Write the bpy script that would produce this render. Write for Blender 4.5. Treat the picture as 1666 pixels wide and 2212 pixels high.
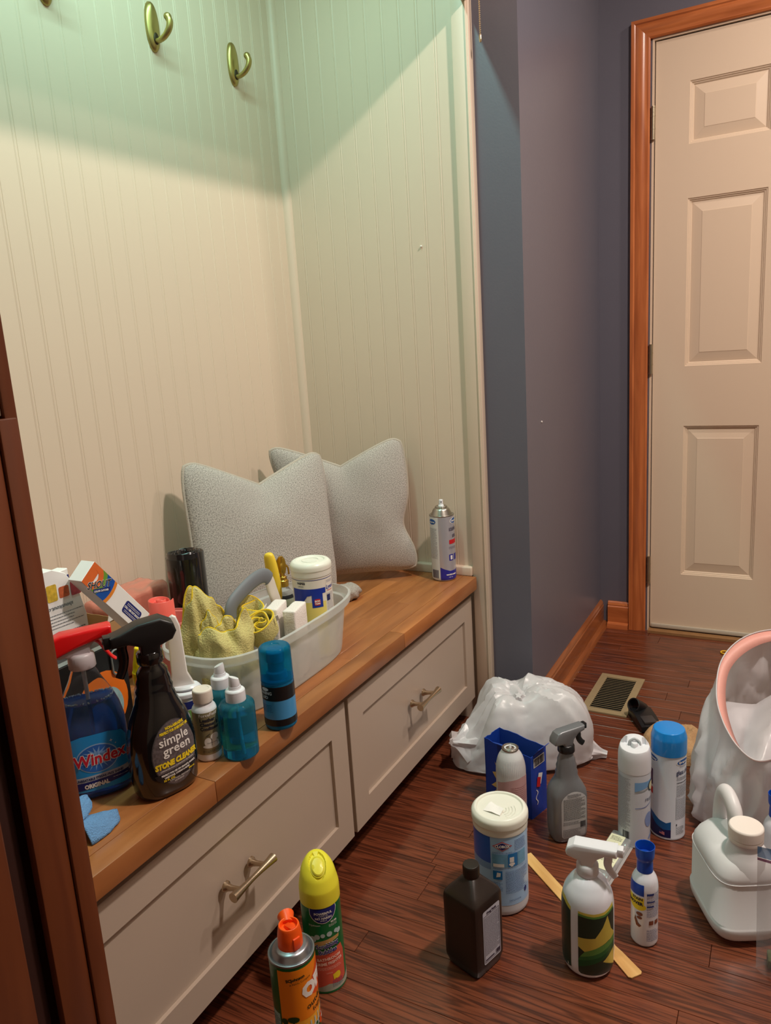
import bpy, bmesh, math, random
from math import sin, cos, pi, radians as RAD
from mathutils import Vector, Matrix, noise
random.seed(7)
S = bpy.context.scene
COL = S.collection
for o in list(bpy.data.objects): bpy.data.objects.remove(o)

# ------------------------------------------------------------------ camera
cam_d = bpy.data.cameras.new('camera')
cam_d.sensor_fit = 'VERTICAL'; cam_d.sensor_height = 36.0
cam_d.lens = 1621.26 / 2212 * 36.0
cam_d.clip_start = 0.01
cam = bpy.data.objects.new('camera', cam_d); COL.objects.link(cam)
CP = Vector((-1.0869, -0.9757, 1.1022))
fw = Vector((0.85758068, 0.47086475, -0.20698254)); rt = Vector((0.46865322, -0.88114873, -0.0627779)); up = Vector((0.21194231, 0.04316592, 0.97632841))
M = Matrix((rt, up, -fw)).transposed().to_4x4(); M.translation = CP
cam.matrix_world = M
S.camera = cam

# ------------------------------------------------------------------ world, lights, exposure
S.view_settings.view_transform = 'Standard'; S.view_settings.look = 'None'
S.view_settings.gamma = 1.0; S.view_settings.exposure = 0.08
S.view_settings.use_curve_mapping = False
W = bpy.data.worlds.new('world'); S.world = W; W.use_nodes = True
W.node_tree.nodes['Background'].inputs[0].default_value = (0.80, 0.91, 1.0, 1)
W.node_tree.nodes['Background'].inputs[1].default_value = 0.25
def area(name, loc, size, power, color, target=None, sy=None, shape='DISK'):
    d = bpy.data.lights.new(name, 'AREA'); d.shape = shape; d.size = size
    if sy: d.size_y = sy
    d.energy = power; d.color = color
    o = bpy.data.objects.new(name, d); COL.objects.link(o); o.location = loc
    if target is not None:
        o.rotation_euler = (Vector(target) - Vector(loc)).to_track_quat('-Z', 'Y').to_euler()
    return o
WARM = (1.0, 0.86, 0.76)
area('ceiling_lamp_light', (0.20, -1.42, 2.70), 0.16, 45, WARM)
area('ceiling_lamp_light', (1.15, -1.75, 2.70), 0.16, 14, WARM)
area('shelf_lamp_light', (-0.05, -0.06, 2.31), 1.1, 9.8, (0.50, 1.0, 0.90), sy=0.03, shape='RECTANGLE')

# ------------------------------------------------------------------ helpers
def lin(c):
    r = []
    for v in c[:3]:
        v = v / 255.0
        r.append(v / 12.92 if v <= 0.04045 else ((v + 0.055) / 1.055) ** 2.4)
    return (*r, 1.0)
MATS = {}
def mat(name, rgb, rough=0.5, metal=0.0, trans=0.0, ior=1.45, alpha=1.0, bump=0.0, bscale=60.0, var=0.0, vscale=8.0, spec=0.5, sss=0.0, coat=0.0, tex='Object'):
    if name in MATS: return MATS[name]
    m = bpy.data.materials.new(name); m.use_nodes = True; MATS[name] = m
    nt = m.node_tree; b = nt.nodes['Principled BSDF']
    b.inputs['Base Color'].default_value = lin(rgb); b.inputs['Roughness'].default_value = rough
    b.inputs['Metallic'].default_value = metal; b.inputs['Transmission Weight'].default_value = trans
    b.inputs['IOR'].default_value = ior; b.inputs['Alpha'].default_value = alpha
    b.inputs['Specular IOR Level'].default_value = spec; b.inputs['Coat Weight'].default_value = coat
    if sss: b.inputs['Subsurface Weight'].default_value = sss; b.inputs['Subsurface Radius'].default_value = (0.02, 0.02, 0.02); b.inputs['Subsurface Scale'].default_value = 0.5
    if bump or var:
        tc = nt.nodes.new('ShaderNodeTexCoord')
    if var:
        n = nt.nodes.new('ShaderNodeTexNoise'); n.inputs['Scale'].default_value = vscale; n.inputs['Detail'].default_value = 3
        nt.links.new(tc.outputs[tex], n.inputs['Vector'])
        mx = nt.nodes.new('ShaderNodeMix'); mx.data_type = 'RGBA'
        a = lin(rgb); mx.inputs[6].default_value = tuple(x * (1 - var) for x in a[:3]) + (1,)
        mx.inputs[7].default_value = tuple(min(1, x * (1 + var)) for x in a[:3]) + (1,)
        nt.links.new(n.outputs['Fac'], mx.inputs[0]); nt.links.new(mx.outputs[2], b.inputs['Base Color'])
    if bump:
        n2 = nt.nodes.new('ShaderNodeTexNoise'); n2.inputs['Scale'].default_value = bscale; n2.inputs['Detail'].default_value = 2
        nt.links.new(tc.outputs[tex], n2.inputs['Vector'])
        bp = nt.nodes.new('ShaderNodeBump'); bp.inputs['Strength'].default_value = bump; bp.inputs['Distance'].default_value = 0.002
        nt.links.new(n2.outputs['Fac'], bp.inputs['Height']); nt.links.new(bp.outputs[0], b.inputs['Normal'])
    return m
def wood(name, c1, c2, c3, stretch=(1, 12, 12), scale=6.0, rough=0.35, rings=14.0, seedamp=40.0, dark=0.55, coat=0.15, bump=0.15, vmix=0.35):
    """wood: stretched noise grain; each piece gets its own offset and tone"""
    if name in MATS: return MATS[name]
    m = bpy.data.materials.new(name); m.use_nodes = True; MATS[name] = m
    nt = m.node_tree; L = nt.links; b = nt.nodes['Principled BSDF']; N = nt.nodes.new
    tc = N('ShaderNodeTexCoord'); oi = N('ShaderNodeObjectInfo')
    mul = N('ShaderNodeVectorMath'); mul.operation = 'MULTIPLY'; mul.inputs[1].default_value = stretch
    L.new(tc.outputs['Object'], mul.inputs[0])
    sc = N('ShaderNodeVectorMath'); sc.operation = 'SCALE'; sc.inputs[0].default_value = (seedamp, seedamp * .7, seedamp * 1.3)
    L.new(oi.outputs['Random'], sc.inputs['Scale'])
    ad = N('ShaderNodeVectorMath'); ad.operation = 'ADD'; L.new(mul.outputs[0], ad.inputs[0]); L.new(sc.outputs[0], ad.inputs[1])
    n1 = N('ShaderNodeTexNoise'); n1.inputs['Scale'].default_value = scale; n1.inputs['Detail'].default_value = 4; n1.inputs['Distortion'].default_value = 0.6
    L.new(ad.outputs[0], n1.inputs['Vector'])
    # cathedral rings: sine of low-frequency noise
    n0 = N('ShaderNodeTexNoise'); n0.inputs['Scale'].default_value = scale * .28; n0.inputs['Detail'].default_value = 1.5
    L.new(ad.outputs[0], n0.inputs['Vector'])
    mt = N('ShaderNodeMath'); mt.operation = 'MULTIPLY'; mt.inputs[1].default_value = rings * 6.283; L.new(n0.outputs['Fac'], mt.inputs[0])
    sn = N('ShaderNodeMath'); sn.operation = 'SINE'; L.new(mt.outputs[0], sn.inputs[0])
    rm = N('ShaderNodeMapRange'); rm.inputs[1].default_value = 0.1; rm.inputs[2].default_value = 1.0; L.new(sn.outputs[0], rm.inputs[0])
    cr = N('ShaderNodeValToRGB'); cr.color_ramp.elements[0].position = 0.30; cr.color_ramp.elements[1].position = 0.70
    cr.color_ramp.elements[0].color = lin(c1); cr.color_ramp.elements[1].color = lin(c2); L.new(n1.outputs['Fac'], cr.inputs[0])
    mx = N('ShaderNodeMix'); mx.data_type = 'RGBA'; mx.inputs[7].default_value = lin(c3)
    m2 = N('ShaderNodeMath'); m2.operation = 'MULTIPLY'; m2.inputs[1].default_value = dark; L.new(rm.outputs[0], m2.inputs[0])
    L.new(m2.outputs[0], mx.inputs[0]); L.new(cr.outputs[0], mx.inputs[6])
    hs = N('ShaderNodeHueSaturation'); vr = N('ShaderNodeMapRange'); vr.inputs[3].default_value = 1 - vmix; vr.inputs[4].default_value = 1 + vmix
    L.new(oi.outputs['Random'], vr.inputs[0]); L.new(vr.outputs[0], hs.inputs['Value']); L.new(mx.outputs[2], hs.inputs['Color'])
    L.new(hs.outputs[0], b.inputs['Base Color'])
    b.inputs['Roughness'].default_value = rough; b.inputs['Coat Weight'].default_value = coat; b.inputs['Coat Roughness'].default_value = 0.15
    bp = N('ShaderNodeBump'); bp.inputs['Strength'].default_value = bump; bp.inputs['Distance'].default_value = 0.001
    L.new(n1.outputs['Fac'], bp.inputs['Height']); L.new(bp.outputs[0], b.inputs['Normal'])
    return m

def finish(bm, name, m, parent=None, smooth=True, ang=38):
    me = bpy.data.meshes.new(name)
    bm.normal_update(); bm.to_mesh(me); bm.free()
    if smooth:
        me.shade_smooth(); me.set_sharp_from_angle(angle=RAD(ang))
    if m: me.materials.append(m)
    o = bpy.data.objects.new(name, me); COL.objects.link(o)
    if parent: o.parent = parent
    return o
def thing(name, label, cat, loc=(0, 0, 0), rz=0.0, group=None, rot=None):
    o = bpy.data.objects.new(name, None); COL.objects.link(o); o.empty_display_size = 0.02
    o.location = loc; o.rotation_euler = rot if rot else (0, 0, rz)
    o['label'] = label; o['category'] = cat
    if group: o['group'] = group
    return o
def tag(o, label, cat, group=None):
    o['label'] = label; o['category'] = cat
    if group: o['group'] = group
    return o
def struct(o, label=None):
    o['kind'] = 'structure'
    if label: o['label'] = label
    return o
def bx(bm, x0, x1, y0, y1, z0, z1, bev=0.0, seg=2):
    r = bmesh.ops.create_cube(bm, size=1.0)
    vs = r['verts']
    for v in vs:
        v.co = Vector(((x0 + x1) / 2 + v.co.x * (x1 - x0), (y0 + y1) / 2 + v.co.y * (y1 - y0), (z0 + z1) / 2 + v.co.z * (z1 - z0)))
    if bev:
        es = list({e for v in vs for e in v.link_edges})
        bmesh.ops.bevel(bm, geom=es, offset=bev, segments=seg, affect='EDGES', profile=0.5)
    return vs
def box(name, x0, x1, y0, y1, z0, z1, m, parent=None, bev=0.0, seg=2):
    bm = bmesh.new(); bx(bm, x0, x1, y0, y1, z0, z1, bev, seg)
    return finish(bm, name, m, parent, smooth=bool(bev))
def prism(bm, pts, d0, d1, axis='z', bev=0.0, seg=2):
    """extrude a 2D polygon between d0 and d1 along an axis. pts are (u,v): z->(x,y) y->(x,z) x->(y,z)"""
    def mk(u, v, d):
        return Vector((u, v, d)) if axis == 'z' else (Vector((u, d, v)) if axis == 'y' else Vector((d, u, v)))
    a = [bm.verts.new(mk(u, v, d0)) for u, v in pts]; b = [bm.verts.new(mk(u, v, d1)) for u, v in pts]
    n = len(pts); fs = [bm.faces.new(a), bm.faces.new(b)]
    for i in range(n): fs.append(bm.faces.new((a[i], a[(i + 1) % n], b[(i + 1) % n], b[i])))
    bmesh.ops.recalc_face_normals(bm, faces=fs)
    if bev:
        es = [e for f in fs[:2] for e in f.edges]
        bmesh.ops.bevel(bm, geom=list(set(es)), offset=bev, segments=seg, affect='EDGES', profile=0.5)
def sweep(bm, path, r, seg=10, closed=False, cap=True):
    """tube along a path; r may be a list (radius or (ru,rv))"""
    P = [Vector(p) for p in path]; n = len(P); rings = []
    up0 = None
    for i, p in enumerate(P):
        if closed: t = P[(i + 1) % n] - P[i - 1]
        else: t = P[min(i + 1, n - 1)] - P[max(i - 1, 0)]
        t.normalize()
        if up0 is None:
            up0 = Vector((0, 0, 1)) if abs(t.z) < 0.9 else Vector((0, 1, 0))
        u = (up0 - t * up0.dot(t)).normalized(); up0 = u; v = t.cross(u)
        rr = r[i] if isinstance(r, (list, tuple)) and isinstance(r[0], (list, tuple)) else ((r[i], r[i]) if isinstance(r, (list, tuple)) else (r, r))
        rings.append([bm.verts.new(p + u * cos(2 * pi * k / seg) * rr[0] + v * sin(2 * pi * k / seg) * rr[1]) for k in range(seg)])
    m_ = n if closed else n - 1
    for i in range(m_):
        a, b = rings[i], rings[(i + 1) % n]
        for k in range(seg): bm.faces.new((a[k], a[(k + 1) % seg], b[(k + 1) % seg], b[k]))
    if cap and not closed:
        bm.faces.new(rings[0][::-1]); bm.faces.new(rings[-1])
    bmesh.ops.recalc_face_normals(bm, faces=bm.faces[:])
def tube(name, path, r, m, parent=None, seg=10, closed=False):
    bm = bmesh.new(); sweep(bm, path, r, seg, closed); return finish(bm, name, m, parent)
def catmull(pts, n=6, closed=False):
    P = [Vector(p) for p in pts]; out = []; N = len(P)
    rng = range(N if closed else N - 1)
    for i in rng:
        p0 = P[i - 1] if (closed or i > 0) else P[0]; p1 = P[i]; p2 = P[(i + 1) % N]; p3 = P[(i + 2) % N] if (closed or i + 2 < N) else P[-1]
        for k in range(n):
            t = k / n
            out.append(0.5 * ((2 * p1) + (p2 - p0) * t + (2 * p0 - 5 * p1 + 4 * p2 - p3) * t * t + (3 * p1 - p0 - 3 * p2 + p3) * t ** 3))
    if not closed: out.append(P[-1])
    return out

# ------------------------------------------------------------------ measures of the place
XS, YB, XE = 0.864, 0.361, 1.763      # end panel of the bench nook, back wall, door wall
YP = -0.347                           # long painted wall
YF = -0.179                           # drawer fronts
ZT = 0.458                            # bench top

paint = mat('cream_paint', (221, 202, 182), 0.42, var=0.03, vscale=3, bump=0.03, bscale=300)
paint_c = mat('greige_paint', (188, 171, 155), 0.38, var=0.03, vscale=4, bump=0.02, bscale=300)
blue = mat('slate_paint', (102, 101, 113), 0.38, var=0.04, vscale=5, bump=0.08, bscale=180)
white_ceil = mat('ceiling_paint', (235, 230, 222), 0.9, bump=0.2, bscale=200, var=0.02)
doorp = mat('door_paint', (225, 203, 178), 0.42, var=0.02, vscale=2, bump=0.03, bscale=200)
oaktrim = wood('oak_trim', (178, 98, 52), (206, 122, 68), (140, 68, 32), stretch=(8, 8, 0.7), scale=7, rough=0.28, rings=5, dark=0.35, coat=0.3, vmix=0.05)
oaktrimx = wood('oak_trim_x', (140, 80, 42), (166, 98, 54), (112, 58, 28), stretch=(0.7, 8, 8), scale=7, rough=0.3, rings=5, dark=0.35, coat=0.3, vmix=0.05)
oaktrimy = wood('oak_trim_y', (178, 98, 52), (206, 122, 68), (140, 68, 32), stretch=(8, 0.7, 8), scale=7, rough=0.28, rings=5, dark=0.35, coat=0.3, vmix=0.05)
cherry = wood('cherry_post', (92, 44, 20), (112, 58, 28), (74, 32, 14), stretch=(5, 5, 0.6), scale=6, rough=0.38, rings=3, dark=0.3, coat=0.1, vmix=0.08)
floorm = wood('oak_floor', (94, 47, 29), (126, 67, 43), (38, 17, 11), stretch=(26, 1.1, 6), scale=6, rough=0.3, rings=8, dark=0.62, coat=0.25, bump=0.25, vmix=0.10)
benchm = wood('bench_wood', (156, 95, 50), (178, 115, 65), (122, 70, 37), stretch=(1.0, 7, 5), scale=5, rough=0.36, rings=5, dark=0.3, coat=0.1, bump=0.12, vmix=0.16)

# ------------------------------------------------------------------ floor of oak strips
sub = struct(box('floor', -2.3, XE + 0.02, -3.05, YB + 0.02, -0.06, -0.012, mat('subfloor', (40, 22, 16), 0.8, var=0.1)), 'red-brown oak strip floor')
random.seed(11)
cache = {}
PW = 0.0572
x = -0.76
while x < XE - 0.001:
    x1 = min(x + PW, XE)
    y = YB - 0.2 - random.uniform(0, 0.7); 
    y = -0.10 + random.uniform(0, 0.1)
    first = True
    while y > -2.2:
        ln = random.uniform(0.35, 1.15) if not first else random.uniform(0.15, 1.0)
        first = False
        bm = bmesh.new(); cx, cy = (x + x1) / 2, y - ln / 2
        bx(bm, x - cx + 0.0003, x1 - cx - 0.0003, -ln / 2 + 0.0004, ln / 2 - 0.0004, -0.012, 0, 0.0006, 1)
        o = finish(bm, 'floor_board', floorm, sub, smooth=False)
        o.location = (cx, cy, 0)
        y -= ln
    x = x1

# ------------------------------------------------------------------ nook walls of beaded boards
wb = struct(box('wall_back', -0.66, 0.99, YB + 0.004, YB + 0.1, 0, 2.76, paint), 'cream beadboard wall behind the bench')
def bead_board(w, h, axis, z0):
    """one beaded board: flat face with a double quirk at one edge; profile u across, d out of the wall"""
    pr = [(0, 0), (0, 0.0035), (0.0008, 0.004), (0.0016, 0.0031), (0.003, 0.004), (0.005, 0.0044), (0.007, 0.004), (0.0084, 0.0031), (0.0092, 0.004), (w, 0.004), (w, 0)]
    bm = bmesh.new()
    prism(bm, [(u, -d) for u, d in pr] if axis == 'x' else [(-d, u) for u, d in pr], z0, z0 + h, 'z')
    return bm
BW = 0.0498
def row(parent, n, start, axis, fixed, mtl):
    me = None
    for i in range(n):
        if me is None:
            o = finish(bead_board(BW, 1.64, axis, 0.46), 'bead_board', mtl, parent, smooth=False); me = o.data
        else:
            o = bpy.data.objects.new('bead_board', me); COL.objects.link(o); o.parent = parent
        o.location = (start + i * BW, fixed, 0) if axis == 'x' else (fixed, start + i * BW, 0)
row(wb, 30, -0.636, 'x', YB + 0.004, paint)
we = struct(box('wall_end', XS + 0.004, 0.882, -0.2, YB + 0.004, 0, 2.6, paint), 'cream beadboard end wall of the bench nook')
row(we, 11, -0.19, 'y', XS + 0.004, paint)
# front stile and quarter-round corner of the nook
bm = bmesh.new(); bx(bm, 0.8535, 0.8822, -0.2305, -0.184, 0, 2.6, 0.003, 2); bx(bm, 0.8505, 0.856, -0.2265, -0.2215, 0, 2.6, 0.002, 2)
struct(finish(bm, 'trim_1', paint), 'painted vertical stile at front edge of the nook')
bm = bmesh.new(); prism(bm, [(XS, YB), (XS - 0.019, YB)] + [(XS - 0.019 + 0.019 * (1 - cos(a)) , YB - 0.019 * sin(a)) for a in [RAD(t) for t in (15, 30, 45, 60, 75)]] + [(XS, YB - 0.019)], 0.47, 2.6, 'z')
struct(finish(bm, 'trim_2', paint), 'painted cove moulding in the nook corner')
bm = bmesh.new(); bx(bm, 0.846, XS + 0.003, -0.184, YB - 0.02, ZT - 0.002, ZT + 0.026, 0.004, 3)
struct(finish(bm, 'trim_3', paint), 'painted moulding strip along the end of the bench')
bm = bmesh.new(); bx(bm, -0.63, 0.846, YB - 0.014, YB + 0.003, ZT - 0.002, ZT + 0.026, 0.004, 3)
struct(finish(bm, 'trim_4', paint), 'painted moulding strip along the back of the bench')
# upper cabinet of the nook (above the picture): it shades the top of the wall
uc = thing('upper_cabinet', 'cream upper cabinet over the bench nook', 'cabinet', (0.1, 0.08, 2.1))
box('body', -0.74, 0.752, -0.295, 0.277, 0.24, 0.5, paint, uc); box('valance', -0.74, 0.752, -0.309, -0.295, -0.163, 0.5, paint, uc)
bm = bmesh.new(); bx(bm, -0.5, 0.3, 0.02, 0.06, -0.024, 0.0, 0.004, 2)
shl = thing('shelf_lamp', 'slim lamp bar under the upper cabinet', 'lamp', (-0.05, -0.06, 2.34)); box('housing', -0.55, 0.55, -0.025, 0.025, -0.018, -0.001, paint, shl, 0.003); bm.free()

# ------------------------------------------------------------------ slate painted walls
wp = struct(box('wall_long', 0.882, XE + 0.1, YP, YB + 0.1, 0, 2.75, blue), 'slate painted wall running to the door')
# strip of wall between nook and corner is part of the same block (its face x = 0.882)
wd = bmesh.new()
bx(wd, XE, XE + 0.12, -0.522, YP, 0, 2.75); bx(wd, XE, XE + 0.12, -3.05, -1.456, 0, 2.75); bx(wd, XE, XE + 0.12, -1.456, -0.522, 2.052, 2.75)
struct(finish(wd, 'wall_door', blue, smooth=False), 'slate painted wall around the door')
struct(box('ceiling', -2.3, XE + 0.1, -3.05, YB + 0.1, 2.75, 2.85, white_ceil))
struct(box('wall_right', -2.3, XE + 0.1, -3.15, -3.05, 0, 2.75, mat('warm_paint', (190, 178, 160), 0.6, var=0.03)))
struct(box('wall_front', -2.4, -2.3, -3.15, YB + 0.1, 0, 2.75, mat('warm_paint', (190, 178, 160))))

# baseboards: tall moulded oak board with shoe
def base_prof(s):
    return [(0, 0), (0.030, 0), (0.030, 0.006), (0.026, 0.016), (0.018, 0.021), (0.013, 0.022), (0.013, 0.083), (0.010, 0.087), (0.011, 0.091), (0.008, 0.099), (0.003, 0.104), (0, 0.104)]
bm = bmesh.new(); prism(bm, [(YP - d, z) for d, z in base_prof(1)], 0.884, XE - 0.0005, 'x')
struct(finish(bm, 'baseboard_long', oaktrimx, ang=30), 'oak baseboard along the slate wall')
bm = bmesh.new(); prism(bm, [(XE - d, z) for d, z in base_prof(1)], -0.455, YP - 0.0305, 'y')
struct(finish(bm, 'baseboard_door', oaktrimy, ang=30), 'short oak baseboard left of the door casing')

# ------------------------------------------------------------------ door with casing
cas = struct(bpy.data.objects.new('trim_5', None), 'golden oak casing around the door'); COL.objects.link(cas)
cp = [(0, 0), (0.018, 0), (0.019, 0.010), (0.016, 0.014), (0.018, 0.020), (0.018, 0.030), (0.014, 0.040), (0.012, 0.050), (0.013, 0.055), (0.010, 0.060), (0, 0.060)]
bm = bmesh.new()
def mitre(bm, prof, m_):
    pass
# left leg: outer edge y=-0.457, inner y=-0.517
def casing_leg(yo, sgn):
    bm = bmesh.new(); lo = [bm.verts.new((XE - d, yo + sgn * u, 0)) for d, u in cp]; hi = [bm.verts.new((XE - d, yo + sgn * u, 2.112 - u)) for d, u in cp]
    n = len(cp)
    for i in range(n): bm.faces.new((lo[i], lo[(i + 1) % n], hi[(i + 1) % n], hi[i]))
    bm.faces.new(lo); bm.faces.new(hi); bmesh.ops.recalc_face_normals(bm, faces=bm.faces[:]); return bm
finish(casing_leg(-0.457, -1), 'casing_side', oaktrim, cas, ang=25); finish(casing_leg(-1.521, 1), 'casing_side', oaktrim, cas, ang=25)
bm = bmesh.new(); n = len(cp)
lo = [bm.verts.new((XE - d, -0.457 - u, 2.112 - u)) for d, u in cp]; hi = [bm.verts.new((XE - d, -1.521 + u, 2.112 - u)) for d, u in cp]
for i in range(n): bm.faces.new((lo[i], lo[(i + 1) % n], hi[(i + 1) % n], hi[i]))
bm.faces.new(lo); bm.faces.new(hi); bmesh.ops.recalc_face_normals(bm, faces=bm.faces[:])
finish(bm, 'casing_head', oaktrimy, cas, ang=25)
jm = struct(bpy.data.objects.new('trim_6', None), 'cream painted door jamb'); COL.objects.link(jm)
box('jamb_side', XE - 0.002, XE + 0.11, -0.529, -0.5225, 0, 2.052, doorp, jm); box('jamb_side', XE - 0.002, XE + 0.11, -1.4555, -1.449, 0, 2.052, doorp, jm)
box('jamb_head', XE - 0.002, XE + 0.11, -1.449, -0.529, 2.0455, 2.052, doorp, jm)
struct(box('trim_7', XE - 0.03, XE + 0.12, -1.449, -0.529, 0.0, 0.0095, mat('worn_threshold', (150, 110, 70), 0.5, var=0.2, vscale=40)), 'worn wooden threshold under the door')
dr = struct(bpy.data.objects.new('door_1', None), 'cream six-panel entry door'); COL.objects.link(dr)
DY0, DY1, DZ0, DZ1 = -1.446, -0.5325, 0.014, 2.0425
dxf = XE + 0.006
panels = [(-0.880, -0.639, 0.2304, 0.7815), (-0.880, -0.639, 0.9912, 1.5444), (-0.880, -0.639, 1.7137, 1.905)]
panels += [(-1.3395, -1.0985, a, b) for _, _, a, b in panels]
bm = bmesh.new()
ys = sorted({DY0, DY1} | {p[0] for p in panels} | {p[1] for p in panels}); zs = sorted({DZ0, DZ1} | {p[2] for p in panels} | {p[3] for p in panels})
gv = {(i, j): bm.verts.new((dxf, yy, zz)) for i, yy in enumerate(ys) for j, zz in enumerate(zs)}
for i in range(len(ys) - 1):
    for j in range(len(zs) - 1):
        if not any(abs(p[0] - ys[i]) < 1e-6 and abs(p[1] - ys[i + 1]) < 1e-6 and abs(p[2] - zs[j]) < 1e-6 and abs(p[3] - zs[j + 1]) < 1e-6 for p in panels):
            bm.faces.new((gv[i, j], gv[i, j + 1], gv[i + 1, j + 1], gv[i + 1, j]))
bx(bm, dxf + 0.03, XE + 0.045, DY0, DY1, DZ0, DZ1); bx(bm, dxf + 0.0001, dxf + 0.031, DY1 - 0.001, DY1, DZ0, DZ1); bx(bm, dxf + 0.0001, dxf + 0.031, DY0, DY1, DZ0, DZ0 + 0.001)
finish(bm, 'slab', doorp, dr, smooth=False)
for p in panels:
    bm = bmesh.new(); y0, y1, z0, z1 = p
    loops = [(0, 0), (0.002, 0.003), (0.005, 0.0035), (0.007, 0.007), (0.010, 0.0075), (0.013, 0.011), (0.044, 0.0045), (0.046, 0.0035)]
    rings = [[bm.verts.new((dxf + d, yy, zz)) for yy, zz in ((y0 + i, z0 + i), (y1 - i, z0 + i), (y1 - i, z1 - i), (y0 + i, z1 - i))] for i, d in loops]
    for a, b in zip(rings, rings[1:]):
        for k in range(4): bm.faces.new((a[k], b[k], b[(k + 1) % 4], a[(k + 1) % 4]))
    bm.faces.new(rings[-1][::-1]); bmesh.ops.recalc_face_normals(bm, faces=bm.faces[:])
    if bm.faces[-1 if False else 0].normal.x > 0.99: bmesh.ops.reverse_faces(bm, faces=bm.faces[:])
    finish(bm, 'panel', doorp, dr, smooth=False)
sw = mat('door_sweep', (200, 190, 172), 0.4, var=0.04)
box('door_sweep', dxf - 0.008, dxf - 0.0005, DY0 + 0.004, DY1 - 0.004, 0.014, 0.03, sw, dr, 0.003)
brass = mat('aged_nickel', (176, 164, 140), 0.35, metal=0.9, var=0.15, vscale=90)
for zc in (1.795, 1.021, 0.243):
    h = tube('hinge', [(XE - 0.006, -0.5275, zc - 0.05), (XE - 0.006, -0.5275, zc + 0.05)], 0.0065, brass, dr, 12)
    for k in (-0.052, -0.02, 0.02, 0.048): tube('knuckle', [(XE - 0.006, -0.5275, zc + k), (XE - 0.006, -0.5275, zc + k + 0.004)], 0.0074, brass, h, 12)

# ------------------------------------------------------------------ bench: drawers, plinth, butcher-block top
bench = thing('bench_cabinet', 'greige two-drawer bench cabinet with recessed-panel drawer fronts', 'cabinet', (0.12, 0.1, 0))
bX, bY = 0.12, 0.1
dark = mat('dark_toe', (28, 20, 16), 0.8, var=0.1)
box('carcass', -0.636 - bX, 0.8495 - bX, YF + 0.021 - bY, YB - bY - 0.001, 0.078, 0.419, paint_c, bench)
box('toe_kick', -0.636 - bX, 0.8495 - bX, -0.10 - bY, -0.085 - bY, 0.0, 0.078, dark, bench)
ni = mat('brushed_nickel', (190, 172, 146), 0.32, metal=1.0, bump=0.06, bscale=400, var=0.05)
def drawer(x0, x1, z0, z1, hx0, hx1):
    bm = bmesh.new(); fr = 0.058; lip = 0.007
    rings = [[(x0, YF + 0.02, z0), (x1, YF + 0.02, z0), (x1, YF + 0.02, z1), (x0, YF + 0.02, z1)]]
    for i, d in ((0, 0.001), (0.001, 0), (fr, 0), (fr, lip * 1.0), ):
        rings.append([(x0 + i, YF + d, z0 + i), (x1 - i, YF + d, z0 + i), (x1 - i, YF + d, z1 - i), (x0 + i, YF + d, z1 - i)])
    R_ = [[bm.verts.new((a - bX, b - bY, c)) for a, b, c in r] for r in rings]
    bm.faces.new(R_[0][::-1]); bm.faces.new(R_[-1])
    for a, b in zip(R_, R_[1:]):
        for k in range(4): bm.faces.new((a[k], a[(k + 1) % 4], b[(k + 1) % 4], b[k]))
    bmesh.ops.recalc_face_normals(bm, faces=bm.faces[:])
    d = finish(bm, 'drawer', paint_c, bench, smooth=False)
    # pull: bar waisted in the middle on two flared posts
    zc = 0.2555; yb = YF - 0.034; n = 17
    bm = bmesh.new(); path = []; rr = []
    for k in range(n):
        t = k / (n - 1); xx = hx0 + (hx1 - hx0) * t
        path.append((xx - bX, yb - bY, zc)); rr.append(0.0046 + 0.0040 * abs(2 * t - 1) ** 1.6)
    sweep(bm, path, rr, 16)
    for xx in (hx0 + 0.021, hx1 - 0.021):
        sweep(bm, [(xx - bX, YF - 0.0002 - bY, zc - 0.004), (xx - bX, YF - 0.003 - bY, zc - 0.004), (xx - bX, YF - 0.006 - bY, zc - 0.004), (xx - bX, YF - 0.014 - bY, zc - 0.003), (xx - bX, YF - 0.024 - bY, zc - 0.001), (xx - bX, yb - bY, zc)], [0.0098, 0.0095, 0.0065, 0.0048, 0.0045, 0.005], 14)
    finish(bm, 'handle', ni, d)
drawer(-0.62, 0.1325, 0.0803, 0.3935 + 0.003, -0.293, -0.184)
drawer(0.1458, 0.8480, 0.0803, 0.3935 + 0.003, 0.414, 0.522)
top = thing('benchtop', 'butcher-block wooden bench top with warm brown staves', 'benchtop', (0.12, 0.08, 0.4207))
random.seed(5)
y = -0.1991; k = 0; ysn = 14; sw_ = (YB - 0.001 - y) / ysn
for r in range(ysn):
    xx = -0.636; f = True
    while xx < 0.8455:
        ln = random.uniform(0.35, 0.75) if not f else random.uniform(0.1, 0.5); f = False
        x1 = min(xx + ln, 0.8505 if y < -0.185 else 0.8455)
        if 0.846 - x1 < 0.08: x1 = 0.8455
        bm = bmesh.new(); cx, cy = (xx + x1) / 2, y + sw_ / 2; hx, hy = (x1 - xx) / 2, sw_ / 2
        bx(bm, -hx + 0.0001, hx - 0.0001, -hy + 0.0001, hy - 0.0001, 0, 0.0375 + random.uniform(-0.0001, 0.0001), 0.0018 if r == 0 else 0.0003, 2 if r == 0 else 1)
        o = finish(bm, 'stave', benchm, top); o.location = (cx - 0.12, cy - 0.08, 0)
        xx = x1
        if x1 >= 0.845: break
    y += sw_

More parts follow.
